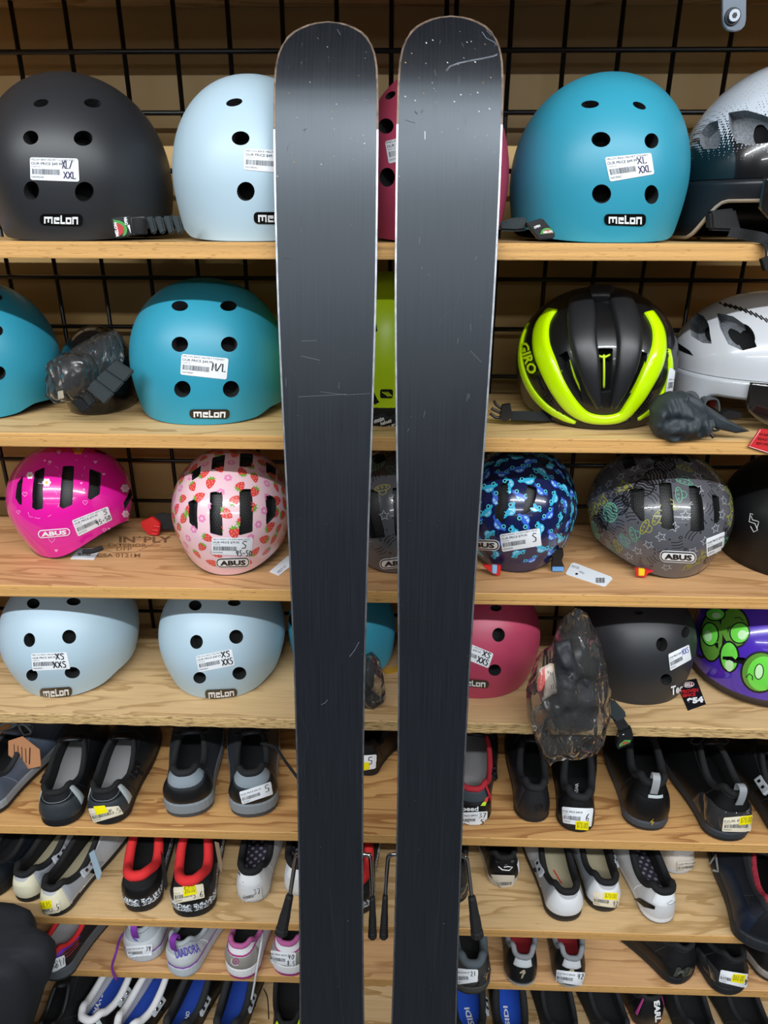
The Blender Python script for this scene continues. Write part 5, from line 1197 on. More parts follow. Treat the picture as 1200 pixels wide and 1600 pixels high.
shoe('grey shoe with padded collar and a sticker marked 21, right of the right ski', 7, (737, 1556), (733, 1455), dict(up=leath('#4d4b48'), sole=rub('#55544f'), outs=rub('#3c3b3a'), col=cloth('#5a666e'), lin=bkc, ins=bkc, rc=.008, close='strap', patches=[hp(1.2, .02, .45, CLEAR, 'clear_tape', off=.002)]), W=.100, zs=.022, zo=.008, Hc=.074, Hs=.06, Hf=.07,
     stickers=[SK([(706, 1512), (746, 1513), (746, 1532), (712, 1537)], hand=[('21', .7, .5, .95, .85)], hw=.06)])
spz = dict(up=leath('#17181b'), sole=leath('#55575b'), outs=rub('#a7a196'), col=cloth('#7d8085'), lin=cloth('#3a1418'), ins=cloth('#a5202a'), close='strap', flare=1.0, peak=2.5, patches=[hp(.34, .58, .97, mat('#dfe4ea', .25, .3), 'reflective_panel', top=U(.1))])
GLD = mat('#b5ab92', .35, .3)
def squig(x, y): return lambda k: (k.poly([(x-2, -y-7), (x+1, -y-5), (x+2, -y-1), (x+5, -y+2), (x+4, -y+7), (x+1, -y+7), (x-4, -y+3), (x-4, -y+1), (x+1, -y+2), (x-1, -y-2)], GLD, 0),)
shoe('black cycling shoe with silver heel panel and bare beige bolt emblem', 7, (814, 1543), (815, 1458), spz, W=.086, zs=.012, zo=.008, Hc=.070, Hs=.058, Hf=.07, extra=lambda s: pxink(s, 'heel_emblem', squig(816, 1521)))
shoe('black cycling shoe with silver heel panel and a price sticker over its heel', 7, (890, 1545), (889, 1460), spz, W=.086, zs=.012, zo=.008, Hc=.070, Hs=.058, Hf=.07, extra=lambda s: pxink(s, 'heel_emblem', squig(892, 1519)),
     stickers=[SK([(871, 1514), (912, 1518), (908, 1538), (870, 1532)], hand=[('42', .75, .5, .98, .9)], hw=.05)])
shoe('thick black mountain bike shoe lettered ME on its side, pointing away to the left', 7, (1078, 1534), (1044, 1455), dict(up=leath('#1b1d21'), sole=rub('#202226'), outs=rub('#3c3e40'), col=cloth('#15171b'), close='strap', patches=[hp(1.3, .0, .35, leath('#131416'))]), W=.106, Hc=.085, Hs=.075, Hf=.08, zs=.02, zo=.006,
     extra=lambda s: pxink(s, 'side_lettering', lambda k: (k.text('ME', 1052, -1524, 1090, -1510, mat('#3c3f38', .4), 0, .05, .3),)))
shoe('thick black shoe with a yellow label, right of the ME lettered shoe', 7, (1144, 1556), (1118, 1458), dict(up=leath('#15161a'), sole=rub('#26282b'), outs=rub('#4a4a48'), col=cloth('#101114'), close='strap', patches=[hp(1.2, .02, .4, CLEAR, 'clear_tape', off=.002)]), W=.106, Hc=.085, Hs=.075, Hf=.08, zs=.02, zo=.006,
     stickers=[SK([(1127, 1514), (1170, 1521), (1164, 1542), (1124, 1532)], price=None, yellow=(.4, .25, .85, .9), ytext='$60.00', hand=[('9', .85, .2, .97, .6)], hw=.07)])
shoe('dark shoe with pale sole edge cut by the right picture edge, second row from below', 7, (1222, 1536), (1190, 1450), dict(up=leath('#1d1c1e'), sole=rub('#8f8a84'), outs=rub('#3a3836'), close='strap'), W=.1)
# --- row eight
sh8 = dict(up=leath('#17191d'), sole=soleb, col=cloth('#d8d8da'), lin=cloth('#c9c9cc'), ins=BLI, close='ratchet', flare=1.0, rc=.0075, bmat=silv, patches=[('reflective_stripe', .45, .62, .2, .9, LG, dict(n=4)), ('reflective_stripe', -.62, -.45, .2, .9, LG, dict(n=4))])
z8 = dict(zs=.014, zo=.006, ow=.33, yo=.54, Hc=.062, Hs=.052, Hf=.075, W=.094)
shoe('black rubber clog-like shoe with a slot opening, bottom left behind the jacket', 8, (76, 1650), (100, 1550), dict(up=rub('#141517'), sole=soleb, col=rub('#141517'), close='none'), W=.1, Hc=.06, yo=.35, ow=.2)
shoe('black cycling shoe with white collar and lettered blue insole, lowest row left', 8, (132, 1632), (170, 1538), ST(sh8, insprint=('SHIMANO', [(140, 1597), (156, 1549), (162, 1553), (148, 1600)], LGW)), **z8)
shoe('black cycling shoe with white collar and plain blue insole, lowest row left', 8, (190, 1648), (238, 1538), sh8, **z8)
sh9 = ST(sh8, col=cloth('#2a2c30'), lin=bkc, patches=[])
shoe('black cycling shoe with dark collar and blue insole, lowest row, left of its twin', 8, (268, 1652), (298, 1540), ST(sh9, insprint=('SHIMANO', [(284, 1612), (291, 1580), (297, 1581), (292, 1614)], LGW)), **z8)
shoe('black cycling shoe with dark collar and blue insole, lowest row, beside the neon one', 8, (350, 1652), (372, 1540), ST(sh9, insprint=('SHIMANO', [(363, 1620), (369, 1590), (374, 1591), (370, 1622)], LGW)), **z8)
shoe('black shoe with neon yellow heel flashes, lowest row beside the left ski', 8, (452, 1640), (446, 1540), dict(up=bk, sole=soleb, close='lace', patches=[hp(.6, .55, .85, mat('#c9f01c', .4), 'neon_flash', top=U(.3, -.2))]), **z8)
sd = ST(sh8, col=cloth('#1f2226'), lin=bkc, ins=cloth('#1a50c4'), patches=[])
shoe('black cycling shoe with lettered blue insole, lowest row beside the right ski', 8, (733, 1660), (735, 1545), ST(sd, insprint=('SIDI', [(732, 1603), (725, 1575), (733, 1574), (742, 1602)], LGW)), **z8)
shoe('black cycling shoe with bright blue insole and a red dial', 8, (800, 1665), (798, 1545), ST(sd, close='boa', bmat=mat('#e0352b', .4), insprint=('SIDI', [(790, 1604), (786, 1572), (793, 1572), (797, 1604)], LGW)), **z8)
def s8(label, heel, f, **k): return shoe(label, 8, heel, f, dict(up=cloth('#191a1e'), sole=soleb, col=cloth('#202228'), lin=bkc, close='lace'), **{**z8, **k})
s8('bulky black shoe in the lowest row, right of the red dial', (884, 1660), (868, 1540), W=.104)
s8('bulky black shoe in the lowest row, left of the magenta trimmed shoe', (968, 1655), (944, 1540), W=.100)
shoe('small black shoe with magenta trim and white lettering down its heel', 8, (1018, 1606), (1010, 1545), dict(up=leath('#17181c'), sole=leath('#2a1a22'), outs=mat('#c03a5a', .5), close='strap', flare=1.0, patches=[('trim_line', .55, .66, .2, .95, MAG, dict(n=3)), ('trim_line', -.66, -.55, .2, .95, MAG, dict(n=3))]), W=.090, L=.17, zs=.014, zo=.004, Hc=.075,
     extra=lambda s: pxink(s, 'heel_lettering', lambda k: (k.text('PEARL', 1006, -1580, 1046, -1571, LGW, 0, .05, 0, -1.5),)))
s8('black shoe with narrow opening in the lowest row, right of the magenta trimmed shoe', (1096, 1655), (1078, 1545), W=.098)
s8('black shoe in the bottom right corner of the lowest shelf', (1186, 1660), (1160, 1545), W=.106)

resolve()
# ------------------------------------------------------------------ road helmets, bags, straps, tags
def to_local(par, V):
    if par is None: return V
    Mi = (par.matrix_world.inverted() if par.type == 'EMPTY' and par.parent is None else None)
    if Mi is None:
        r_ = par
        while r_.parent: r_ = r_.parent
        Mi = r_.matrix_world.inverted()
    return [Mi @ Vector(v) for v in V]
bpy.context.view_layer.update()
def prism(name, P0, ext, m, par=None, bev=.0):
    n = len(P0); V = [Vector(p) for p in P0]+[Vector(p)+ext for p in P0]
    V = to_local(par, V); bm = bmesh.new(); vs = [bm.verts.new(v) for v in V]
    bm.faces.new(vs[:n]); bm.faces.new(vs[n:][::-1])
    for i in range(n): bm.faces.new((vs[i], vs[n+i], vs[n+(i+1) % n], vs[(i+1) % n]))
    bmesh.ops.recalc_face_normals(bm, faces=bm.faces)
    if bev: bmesh.ops.bevel(bm, geom=list(bm.edges), offset=bev, segments=2, affect='EDGES')
    me = bpy.data.meshes.new('m'); bm.to_mesh(me); bm.free(); return new_obj(name, me, par, [m])
def prism_px(name, poly, y, th, m, par=None, bev=.0006):
    return prism(name, [pyy(a, b, y) for a, b in poly], Vector((0, th, 0)), m, par, bev)
def card_px(name, poly, k, m, par=None, th=.0007, dz=.0012, z=None):
    z = ztop(k)+dz if z is None else z
    return prism(name, [pz(a, b, z) for a, b in poly], Vector((0, 0, -th)), m, par, 0)
def ink_world(name, o, k, off=.0004):
    """project an ink given in photo pixels on object o's own mesh"""
    r_ = o
    while r_.parent: r_ = r_.parent
    M = r_.matrix_world.copy() if r_ is not o else Matrix()
    h = Host(M, [v.co.copy() for v in o.data.vertices], [tuple(p.vertices) for p in o.data.polygons])
    return put(name, k, pxid(h), h, o, off)
def tube_px(name, pts, r, m, par=None, n=6):
    P = to_local(par, [pyy(a, b, y) for a, b, y in pts]); return tube(name, catmull(P, 5), r, m, par, n)
def ribbon_px(name, pts, w, th, m, par, side=(0, 1, 0)):
    P = to_local(par, [pyy(a, b, y) for a, b, y in pts])
    if par is not None: side = par.matrix_world.to_3x3().inverted() @ Vector(side)
    return ribbon(name, P, w, th, m, par, side=side)
def pillow(name, outline, y0, front, back, m, par=None, amp=.0, seed=0, rings=9, zlim=None, freq=30, sub=4, zmin=-9):
    """soft closed body from an outline: puffed to the front and back, with creases"""
    q = []
    n = len(outline)
    for i in range(n):
        a = Vector(outline[i]); b_ = Vector(outline[(i+1) % n])
        for j in range(sub): q.append(a.lerp(b_, j/sub))
    n = len(q); W_ = [pyy(p.x, p.y, y0) for p in q]; c = sum(W_, Vector())/n
    V = []; idx = {}
    def pt(i, r, s):
        p = c+(W_[i]-c)*r; d = sqrt(max(0, 1-r**2.4)); nz = noise.noise(Vector((p.x*freq+seed, p.z*freq, s*3)))*amp*2 + (1-abs(noise.noise(Vector((p.x*freq*1.7, p.z*freq*.9+seed, s*5)))))*amp
        y = y0+(-(front) if s < 0 else back)*d + nz*(1 if s > 0 else -1)*min(1, d*2)
        if zlim is not None and p.z < zlim[0]: y = min(y, zlim[1])
        p = Vector((p.x, p.y, max(p.z, zmin)))
        return Vector((p.x, y, p.z))
    for s in (-1, 1):
        for k in range(1, rings):
            for i in range(n): idx[(s, k, i)] = len(V); V.append(pt(i, k/rings, s))
        idx[(s, 0)] = len(V); V.append(pt(0, 0, s))
    for i in range(n): idx[(0, i)] = len(V); V.append(Vector((W_[i].x, W_[i].y, max(W_[i].z, zmin))))
    F = []
    for s in (-1, 1):
        for i in range(n):
            j = (i+1) % n; F.append((idx[(s, 0)], idx[(s, 1, i)], idx[(s, 1, j)]))
            for k in range(1, rings-1): F.append((idx[(s, k, i)], idx[(s, k+1, i)], idx[(s, k+1, j)], idx[(s, k, j)]))
            F.append((idx[(s, rings-1, i)], idx[(0, i)], idx[(0, j)], idx[(s, rings-1, j)]))
    V = to_local(par, V)
    me = mesh(V, F, True); bm = bmesh.new(); bm.from_mesh(me); bmesh.ops.recalc_face_normals(bm, faces=bm.faces); bm.to_mesh(me); bm.free(); me.shade_smooth()
    return new_obj(name, me, par, [m])
def rib(h, name, path, widths, ht, m, k=6, base=-.004):
    """raised ridge following photo points on the dome"""
    pts = [(h.host.hitpx(*p), w_) for p, w_ in zip(path, widths)]; pts = [(a, w_) for a, w_ in pts if a]
    P = catmull([a[0] for a, _ in pts], k); Nn = catmull([a[1] for a, _ in pts], k); Ws = [v.x for v in catmull([Vector((w_, 0, 0)) for _, w_ in pts], k)]
    V = []; F = []; prof = [(-1, base), (-1, ht*.45), (-.86, ht*.85), (-.5, ht), (0, ht*1.12), (.5, ht), (.86, ht*.85), (1, ht*.45), (1, base)]; n = len(prof)
    for i, p in enumerate(P):
        t = (P[min(i+1, len(P)-1)]-P[max(i-1, 0)]).normalized(); nn = Nn[i].normalized(); s = t.cross(nn).normalized(); en = .35 if i in (0, len(P)-1) else 1
        for a, b_ in prof: V.append(p+s*a*Ws[i]/2*.00094+nn*(b_*en if b_ > 0 else b_))
    for i in range(len(P)-1):
        for q in range(n-1): F.append((i*n+q, i*n+n+q, i*n+n+q+1, i*n+q+1))
    F += [tuple(range(n)), tuple((len(P)-1)*n+q for q in range(n))[::-1]]
    return new_obj(name, mesh(V, F, True), h.e, [m]), Host(h.M, V, F)
CHAR = mat('#1d1e21', .38); CARB = mat('#101114', .3, coat=.4)
J = helmet('road_helmet', 'black and neon yellow vented road helmet on the second shelf, facing forward', 2, 927, .148, kid(ax=.112, ay=.128, H=.180, zc=.075, taper=.20, lift=.012, front=0), CARB, yaw=2, thick=.024,
  slots=[[(872, 556), (886, 548), (905, 600), (911, 630), (893, 610), (876, 580)], [(934, 544), (958, 544), (956, 612), (938, 614)], [(1012, 552), (998, 548), (982, 600), (976, 626), (990, 610), (1006, 580)],
   [(836, 585), (842, 590), (852, 612), (846, 610)], [(1034, 585), (1028, 592), (1018, 612), (1022, 610)]])
rib(J, 'yellow_band', [(864, 484), (848, 508), (846, 540), (857, 572), (873, 606), (892, 633), (915, 650), (943, 655), (970, 650), (987, 632), (1004, 606), (1022, 569), (1029, 540), (1026, 512), (1012, 488)], [22, 28, 30, 30, 27, 24, 17, 14, 17, 22, 25, 28, 24, 20, 16], .006, NEOG)
rib(J, 'yellow_side', [(826, 505), (815, 535), (815, 572), (829, 608), (852, 635), (880, 652), (900, 660)], [8, 14, 17, 17, 14, 11, 5], .003, NEOG)
rib(J, 'yellow_side', [(1043, 545), (1047, 570), (1044, 595), (1034, 618), (1018, 640), (996, 655)], [8, 12, 15, 15, 12, 6], .003, NEOG)
rib(J, 'centre_ridge', [(908, 466), (909, 490), (911, 530), (919, 569), (927, 606), (937, 636)], [32, 38, 37, 31, 20, 7], .010, CHAR)
rib(J, 'centre_ridge', [(966, 465), (976, 490), (983, 530), (979, 569), (968, 606), (955, 636)], [32, 35, 35, 30, 20, 7], .010, CHAR)
rib(J, 'top_bridge', [(920, 464), (938, 462), (956, 464)], [30, 34, 30], .012, CHAR)
for pth in ([(886, 560), (893, 590), (906, 618)], [(946, 552), (946, 580), (945, 612)], [(994, 560), (987, 590), (976, 616)], [(934, 553), (946, 556), (957, 552)]):
    P = [J.host.hitpx(*p) for p in pth]; tube('inner_strut', catmull([a[0]-a[1]*.012 for a in P], 4), .0017, NEON, J.e, 6)
for tx_ in ((802, -567, 852, -552, NEON, 0, .04, 0, -1.25), (1025, -558, 1053, -549, BK, 0, .04, 0, 1.3)):
    k = Ink(1); k.text('GIRO', *tx_); put('brand_lettering', k, pxid(J.host), J.host, J.shell, .0022)
sticker(J.host, J.e, [(1041, 574), (1050, 578), (1046, 612), (1034, 618)], None, None, None, A=.4, off=.0045)
k = Ink(1)
for a in range(9):
    for b_ in range(3):
        k.rect(852+a*3+b_*3, -618-a*4+b_*3, 854+a*3+b_*3, -616-a*4+b_*3, mat('#3a3c40', .4), 0); k.rect(1020-a*3-b_*3, -618-a*4+b_*3, 1022-a*3-b_*3, -616-a*4+b_*3, mat('#3a3c40', .4), 0)
put('side_mesh', k, pxid(J.host), J.host, J.shell, .0015)
rib(J, 'rim_trim', [(905, 656), (925, 662), (945, 663), (965, 661), (985, 655)], [5, 8, 8, 8, 5], .003, BK)
ys = pz(850, 652, ztop(2)+.011).y
ribbon_px('chin_strap', [(868, 650, ys+.02), (845, 651, ys+.004), (820, 650, ys-.004), (798, 650, ys-.004)], .016, .0022, WEB, J.e, side=(0, .8, .6))
bk_ = prism_px('buckle', [(785, 634), (798, 632), (801, 652), (790, 660), (781, 655)], ys-.010, .010, PLAST, J.e)
for a in ([(783, 638), (775, 632), (772, 626)], [(782, 645), (773, 641), (768, 638)], [(784, 653), (774, 652), (766, 646)]):
    tube_px('buckle_prong', [(x, y, ys-.005) for x, y in a], .0022, PLAST, bk_ if False else J.e)
# ---- helmets with smoked visors
def shade_mat(name, lo, hi, z0, z1, dots=True):
    m = bpy.data.materials.new(name); m.use_nodes = True; nt = m.node_tree; b = nt.nodes['Principled BSDF']; N = nt.nodes.new; K = nt.links.new
    tc = N('ShaderNodeTexCoord'); s = N('ShaderNodeSeparateXYZ'); K(tc.outputs['Object'], s.inputs[0]); mr = N('ShaderNodeMapRange'); mr.inputs[1].default_value = z0; mr.inputs[2].default_value = z1; K(s.outputs[2], mr.inputs[0])
    vo = N('ShaderNodeTexVoronoi'); vo.inputs['Scale'].default_value = 330; vo.inputs['Randomness'].default_value = .15; K(tc.outputs['Object'], vo.inputs['Vector'])
    sb = N('ShaderNodeMath'); sb.operation = 'MULTIPLY_ADD'; sb.inputs[1].default_value = 1.3; sb.inputs[2].default_value = -.75; K(vo.outputs['Distance'], sb.inputs[0])
    ad = N('ShaderNodeMath'); ad.operation = 'ADD'; K(mr.outputs[0], ad.inputs[0]); K(sb.outputs[0], ad.inputs[1]); r = N('ShaderNodeValToRGB'); r.color_ramp.elements[0].position = .38; r.color_ramp.elements[1].position = .46; r.color_ramp.elements[0].color = (*lin(lo), 1); r.color_ramp.elements[1].color = (*lin(hi), 1)
    K(ad.outputs[0], r.inputs[0]); K(r.outputs[0], b.inputs['Base Color']); b.inputs['Roughness'].default_value = .2; b.inputs['Coat Weight'].default_value = .8; return m
VIS = bpy.data.materials.new('smoked_visor'); VIS.use_nodes = True; b = VIS.node_tree.nodes['Principled BSDF']; b.inputs['Base Color'].default_value = (.012, .010, .010, 1); b.inputs['Roughness'].default_value = .05; b.inputs['Coat Weight'].default_value = 1; b.inputs['Specular IOR Level'].default_value = .9
def visor(h, ph0, ph1, z0, z1, out=1.04):
    V = []; F = []; nu, nv = 28, 10
    for j in range(nv+1):
        for i in range(nu+1):
            u = i/nu; ph = ph0+(ph1-ph0)*u; p = h.fn(ph, .3); w_ = (2*u-1)
            zz = z1+(z0-z1)*(j/nv)*(1-.45*abs(w_)**3)
            s_ = out-.10*((z1-zz)/(z1-z0))**2; V.append(Vector((p.x*s_, p.y*s_, zz)))
    for j in range(nv):
        for i in range(nu): a = j*(nu+1)+i; F.append((a, a+1, a+nu+2, a+nu+1))
    o = new_obj('visor', mesh(V, F, True), h.e, [VIS]); s = o.modifiers.new('s', 'SOLIDIFY'); s.thickness = .0018; return o
def lower_band(h, m, m2, zt, ear=.0):
    """lower shell: follows the side down to the shelf and leaves the front open"""
    V = []; F = []; n = 90; A0, A1 = -pi/2+.05, 3*pi/2-.05
    for i in range(n+1):
        ph = A0+(A1-A0)*i/n; p = h.fn(ph, .28); s = sin(ph); c = cos(ph)
        w_ = smooth(((abs(ph+pi/2) if ph < pi/2 else abs(3*pi/2-ph))-.95)/.5)      # 0 at the front, 1 at the side
        e_ = exp(-((w_-.55)/.14)**2)*.012
        zb = (zt-.026)*(1-w_)+.002*w_+e_*0
        for q, (r_, z) in enumerate(((1.012, zt), (1.016, zt-.006), (.99, zb+.004), (.975, zb), (.93, zb+.002), (.93, zt))):
            V.append(Vector((p.x*r_, p.y*r_, z)))
    for i in range(n):
        for q in range(6): F.append((i*6+q, i*6+(q+1) % 6, i*6+6+(q+1) % 6, i*6+6+q))
    mi = [1 if (f[0] % 6) in (2, 3) else 0 for f in F]
    return new_obj('lower_shell', mesh(V, F, True, mi), h.e, [m, m2])
GE = shade_mat('halftone_shell', '#0b0c0f', '#c3cbd6', .085, .158)
E_ = helmet('visor_helmet', 'white over black halftone helmet with smoked visor, right end of the topmost shelf', 1, 1210, .142, kid(ax=.121, ay=.118, H=.208, zc=.080, taper=.02, lift=0, front=0, top=2.0), GE, thick=.028, foam=SILV, yaw=6,
  deep=[[(1093, 208), (1108, 192), (1122, 188), (1124, 215), (1121, 232), (1100, 233), (1094, 225)], [(1138, 176), (1165, 172), (1200, 182), (1206, 222), (1170, 227), (1150, 222), (1140, 200)]],
  inner=[(1186, 202, 26, 38, -.2), (1121, 216, 12, 28)], dz=.0)
def trim_bottom(h, z):    # the skirt below z belongs to the lower shell
    bm = bmesh.new(); bm.from_mesh(h.shell.data)
    bmesh.ops.bisect_plane(bm, geom=bm.verts[:]+bm.edges[:]+bm.faces[:], plane_co=(0, 0, z), plane_no=(0, 0, 1), clear_inner=True)
    bm.to_mesh(h.shell.data); bm.free()
    for c in h.e.children:
        if c.name.startswith('padding'): 
            for v in c.data.vertices: v.co.z = max(v.co.z, z+.006)
trim_bottom(E_, .072); DG = mat('#191c22', .35); BEI = mat('#b9aea0', .5)
lower_band(E_, DG, BEI, .071); visor(E_, -pi/2-.62, -pi/2+.62, .012, .072)
K_ = helmet('visor_helmet', 'glossy white helmet with smoked visor and black hatch stripes, second shelf right', 2, 1192, .142, kid(ax=.124, ay=.116, H=.176, zc=.085, taper=.02, lift=0, front=0, top=2.0), mat('#bfc2c8', .25, coat=.6), thick=.028, foam=SILV, yaw=5,
  deep=[[(1050, 510), (1056, 497), (1067, 495), (1066, 520), (1062, 526), (1053, 520)], [(1078, 495), (1085, 489), (1100, 494), (1108, 510), (1112, 537), (1098, 536), (1080, 525)], [(1120, 489), (1145, 494), (1170, 512), (1183, 542), (1160, 548), (1138, 538), (1125, 512)]],
  inner=[(1104, 519, 13, 36), (1166, 526, 26, 38, -.5)])
k = Ink(1); k.poly([(1046, -527), (1060, -536), (1078, -548), (1084, -556), (1070, -551), (1050, -541)], BK, 0, 6)
for i in range(15): x = 1092+i*8; y = 470+i*i*.16; k.stroke([(x, -y), (x+11, -y-5-i*.5)], 3.6-i*.14, BK)
o = put('stripe_print', k, pxid(K_.host), K_.host, K_.shell, .0006); o['kind'] = 'stuff'
trim_bottom(K_, .070); lower_band(K_, mat('#b4b8be', .3, coat=.5), mat('#8e9298', .5), .069); visor(K_, -pi/2-.60, -pi/2+.62, .008, .069)
WG2 = cloth('#565b5f')
for h_, yy, pts in ((K_, .075, [(1062, 640), (1070, 622), (1085, 617), (1095, 628), (1090, 645)]), (K_, .075, [(1096, 645), (1100, 622), (1118, 620), (1121, 640)])):
    ribbon_px('chin_strap', [(a, b_, yy) for a, b_ in pts], .018, .002, WG2, h_.e, side=(0, .9, .3))
prism_px('buckle', [(1116, 624), (1122, 626), (1121, 638), (1114, 637)], .084, .012, mat('#a02024', .4), K_.e)
prism_px('buckle', [(1128, 648), (1140, 641), (1158, 645), (1160, 652), (1146, 656), (1130, 654)], .040, .012, PLAST, K_.e)
ribbon_px('chin_strap', [(1140, 362, .03), (1160, 366, .02), (1182, 370, .0), (1196, 376, -.006), (1197, 400, -.008), (1195, 418, -.008)], .012, .002, WEB, E_.e, side=(0, .3, 1))
prism_px('buckle', [(1190, 405), (1204, 400), (1206, 418), (1196, 424)], -.014, .008, PLAST, E_.e)
prism_px('ear_pad', [(1110, 330), (1150, 325), (1160, 362), (1112, 360)], .06, .02, WEB, E_.e, .003)
# ---- strap buckles of the dome helmets on the topmost shelf
def melon_buckle(h, quad, y, rot=0):
    o = prism_px('magnet_buckle', quad, y, .008, mat('#26282a', .4), h.e, .001); return o
o = melon_buckle(H['A'], [(173, 341), (202, 337), (208, 367), (181, 373)], .004)
k = Ink(1); GRW = mat('#4e9a4a', .5); RDW = mat('#b83a38', .5)
k.poly([(177, -343)]+[(180+17*cos(a)+2, -359+15*sin(a)) for a in [pi*.5-.1*i*pi/1.0 for i in range(10)]]+[(184, -371)], GRW, 0); k.poly([(179, -348)]+[(181+11*cos(a)+2, -359+10*sin(a)) for a in [pi*.5-.1*i*pi for i in range(10)]]+[(184, -369)], RDW, 1)
k.text('MELON', 171, -361, 193, -356, WH, 2, .04, 0, 1.75); k.text('OPEN', 191, -348, 203, -343, WH, 2, .04, 0, 1.75); k.poly([(199, -352), (203, -351), (205, -365)], WH, 2)
ink_world('buckle_print', o, k)
prism_px('slider', [(203, 340), (225, 338), (229, 366), (208, 368)], .004, .006, mat('#47484c', .4), H['A'].e, .001)
o = tube_px('webbing_roll', [(217, 342, .0035), (218, 353, .0025), (219, 364, .0035)], .0085, WEB, H['A'].e, 12)
for i in range(4):
    a = 226+i*13.5; prism_px('strap_pad', [(a, 339-i*.6), (a+12.8, 338-i*.6), (a+15+4, 363), (a+7+4, 367)], .006, .006, WEBG, H['A'].e, .0018)
tube_px('webbing', [(266, 338, .012), (274, 348, .012), (281, 358, .012)], .003, WEB, H['A'].e)
prism_px('strap_pad', [(779, 350), (790, 343), (812, 339), (826, 340), (824, 352), (826, 360), (806, 362), (780, 361)], .010, .012, WEBG, H['D'].e, .003)
o = prism_px('magnet_buckle', [(822, 349), (848, 341), (868, 365), (866, 373), (842, 375), (840, 372)], .000, .014, mat('#1c1d1f', .4), H['D'].e, .0012)
k = Ink(1); k.poly([(843, -366)]+[(855+10*cos(a), -364+8*sin(a)-.1) for a in [pi-.1*i*pi for i in range(11)]], GRW, 0); k.poly([(848, -365)]+[(856+7*cos(a), -364+5*sin(a)) for a in [pi-.1*i*pi for i in range(11)]], RDW, 1); k.text('MELON', 849, -364, 863, -360.5, WH, 2, .04, 0, .12); k.text('OPEN', 834, -356, 844, -352, WH, 2, .04, 0, .35); k.poly([(843, -352), (855, -349), (850, -353)], WH, 2)
ink_world('buckle_print', o, k)
v = [pz(a, b_, ztop(1)) for a, b_ in ((-30, 372), (8, 373), (26, 369), (8, 366))]
PAPR = mat('#cfc9dc', .6)
lf = Vector(v[1]); bx_ = box('leaflet_stack', lf.x-.10, lf.x+.012, .03, .10, ztop(1)+.0005, ztop(1)+.009, PAPR); tag(bx_, 'stack of pale leaflets at the far left of the topmost shelf', 'leaflets')
# ---- bagged black helmet, second shelf
GB = helmet('bagged_helmet', 'black helmet in a clear plastic bag, between the two teal helmets', 2, 150, .165, kid(ax=.054, ay=.080, H=.118, taper=.1, lift=0, zc=.045, front=0, top=2.0), BLKG, yaw=10)
pillow('plastic_bag', [(95, 552), (118, 549), (138, 554), (150, 575), (152, 600), (140, 620), (120, 628), (95, 628), (78, 616), (73, 590), (76, 565)], .045, .03, .04, CLEAR, GB.e, amp=.005, seed=3)
pillow('black_liner', [(100, 560), (125, 556), (142, 575), (140, 602), (118, 618), (96, 612), (88, 588)], .055, .018, .024, mat('#15171b', .5), GB.e, amp=.003, seed=9)
for i in range(3):
    t0, t1 = i/3, (i+1)/3-.02; A1_, A2_ = Vector((133, 607)), Vector((180, 563)); B1_, B2_ = Vector((163, 632)), Vector((209, 580))
    prism_px('strap_pad', [A1_.lerp(A2_, t0), A1_.lerp(A2_, t1), B1_.lerp(B2_, t1), B1_.lerp(B2_, t0)], .028, .008, WEBG, GB.e, .0015)
prism_px('buckle', [(110, 629), (124, 622), (141, 638), (130, 645)], .020, .012, mat('#1d1e20', .35), GB.e, .0012)
prism_px('webbing_roll', [(126, 620), (137, 614), (148, 630), (139, 638)], .022, .012, WEB, GB.e, .002)
pillow('plastic_wrap', [(102, 562), (122, 538), (150, 522), (180, 515), (192, 526), (194, 560), (184, 600), (160, 630), (122, 628)], .105, .05, .008, CLEAR, GB.e, amp=.004, seed=31, zmin=ztop(2)+.001)
prism_px('card_insert', [(90, 612), (98, 610), (100, 622), (91, 624)], .030, .001, CREAM, GB.e, 0)
# ---- hanging bag on the fourth shelf
ZB = ztop(4)
bagO = [(905, 951), (917, 958), (931, 985), (944, 1020), (952, 1060), (951, 1100), (944, 1140), (930, 1163), (890, 1177), (851, 1188), (838, 1160), (823, 1118), (822, 1078), (836, 1040), (862, 1010), (874, 982), (888, 962)]
eb = empty('bagged_helmet', Matrix.Translation((pyy(885, 1085, -.01).x, -.01, ZB)), 'black helmet in a large clear plastic bag overhanging the fourth shelf', 'helmet')
bpy.context.view_layer.update()
pillow('plastic_bag', bagO, -.035, .05, .03, CLEAR, eb, amp=.007, seed=5, zlim=(ZB+.003, -.004), rings=11, sub=5)
pillow('black_shell', [(884, 1000), (905, 995), (922, 1015), (936, 1060), (936, 1105), (922, 1132), (895, 1140), (868, 1135), (850, 1110), (846, 1078), (860, 1040)], -.032, .030, .020, mat('#121317', .4, bump=.2, bscale=60), eb, amp=.004, seed=8, zlim=(ZB+.004, -.009))
ol = pillow('paper_label', [(842, 1045), (860, 1036), (866, 1037), (877, 1058), (880, 1081), (862, 1086), (845, 1098), (839, 1072)], -.062, .008, .004, mat('#cdbfb4', .6), eb, amp=.0, rings=5)
k = Ink(1); k.poly([(841, -1047), (851, -1041), (852, -1070), (846, -1096), (840, -1076)], mat('#c9605c', .6), 0, 6); k.poly([(862, -1037), (867, -1038), (880, -1081), (875, -1083), (868, -1060)], mat('#cfc27a', .6), 0, 6)
for q in range(5): k.stroke([(856+q*3.6, -1048-q*1.5), (862+q*3.2, -1076)], 1.1, GREYI)
ink_world('label_print', ol, k, .0008)
pillow('straps', [(868, 1005), (890, 1000), (900, 1030), (925, 1060), (930, 1100), (905, 1130), (880, 1120), (870, 1080), (866, 1040)], -.070, .007, .010, mat('#202228', .6), eb, amp=.006, seed=2, freq=70)
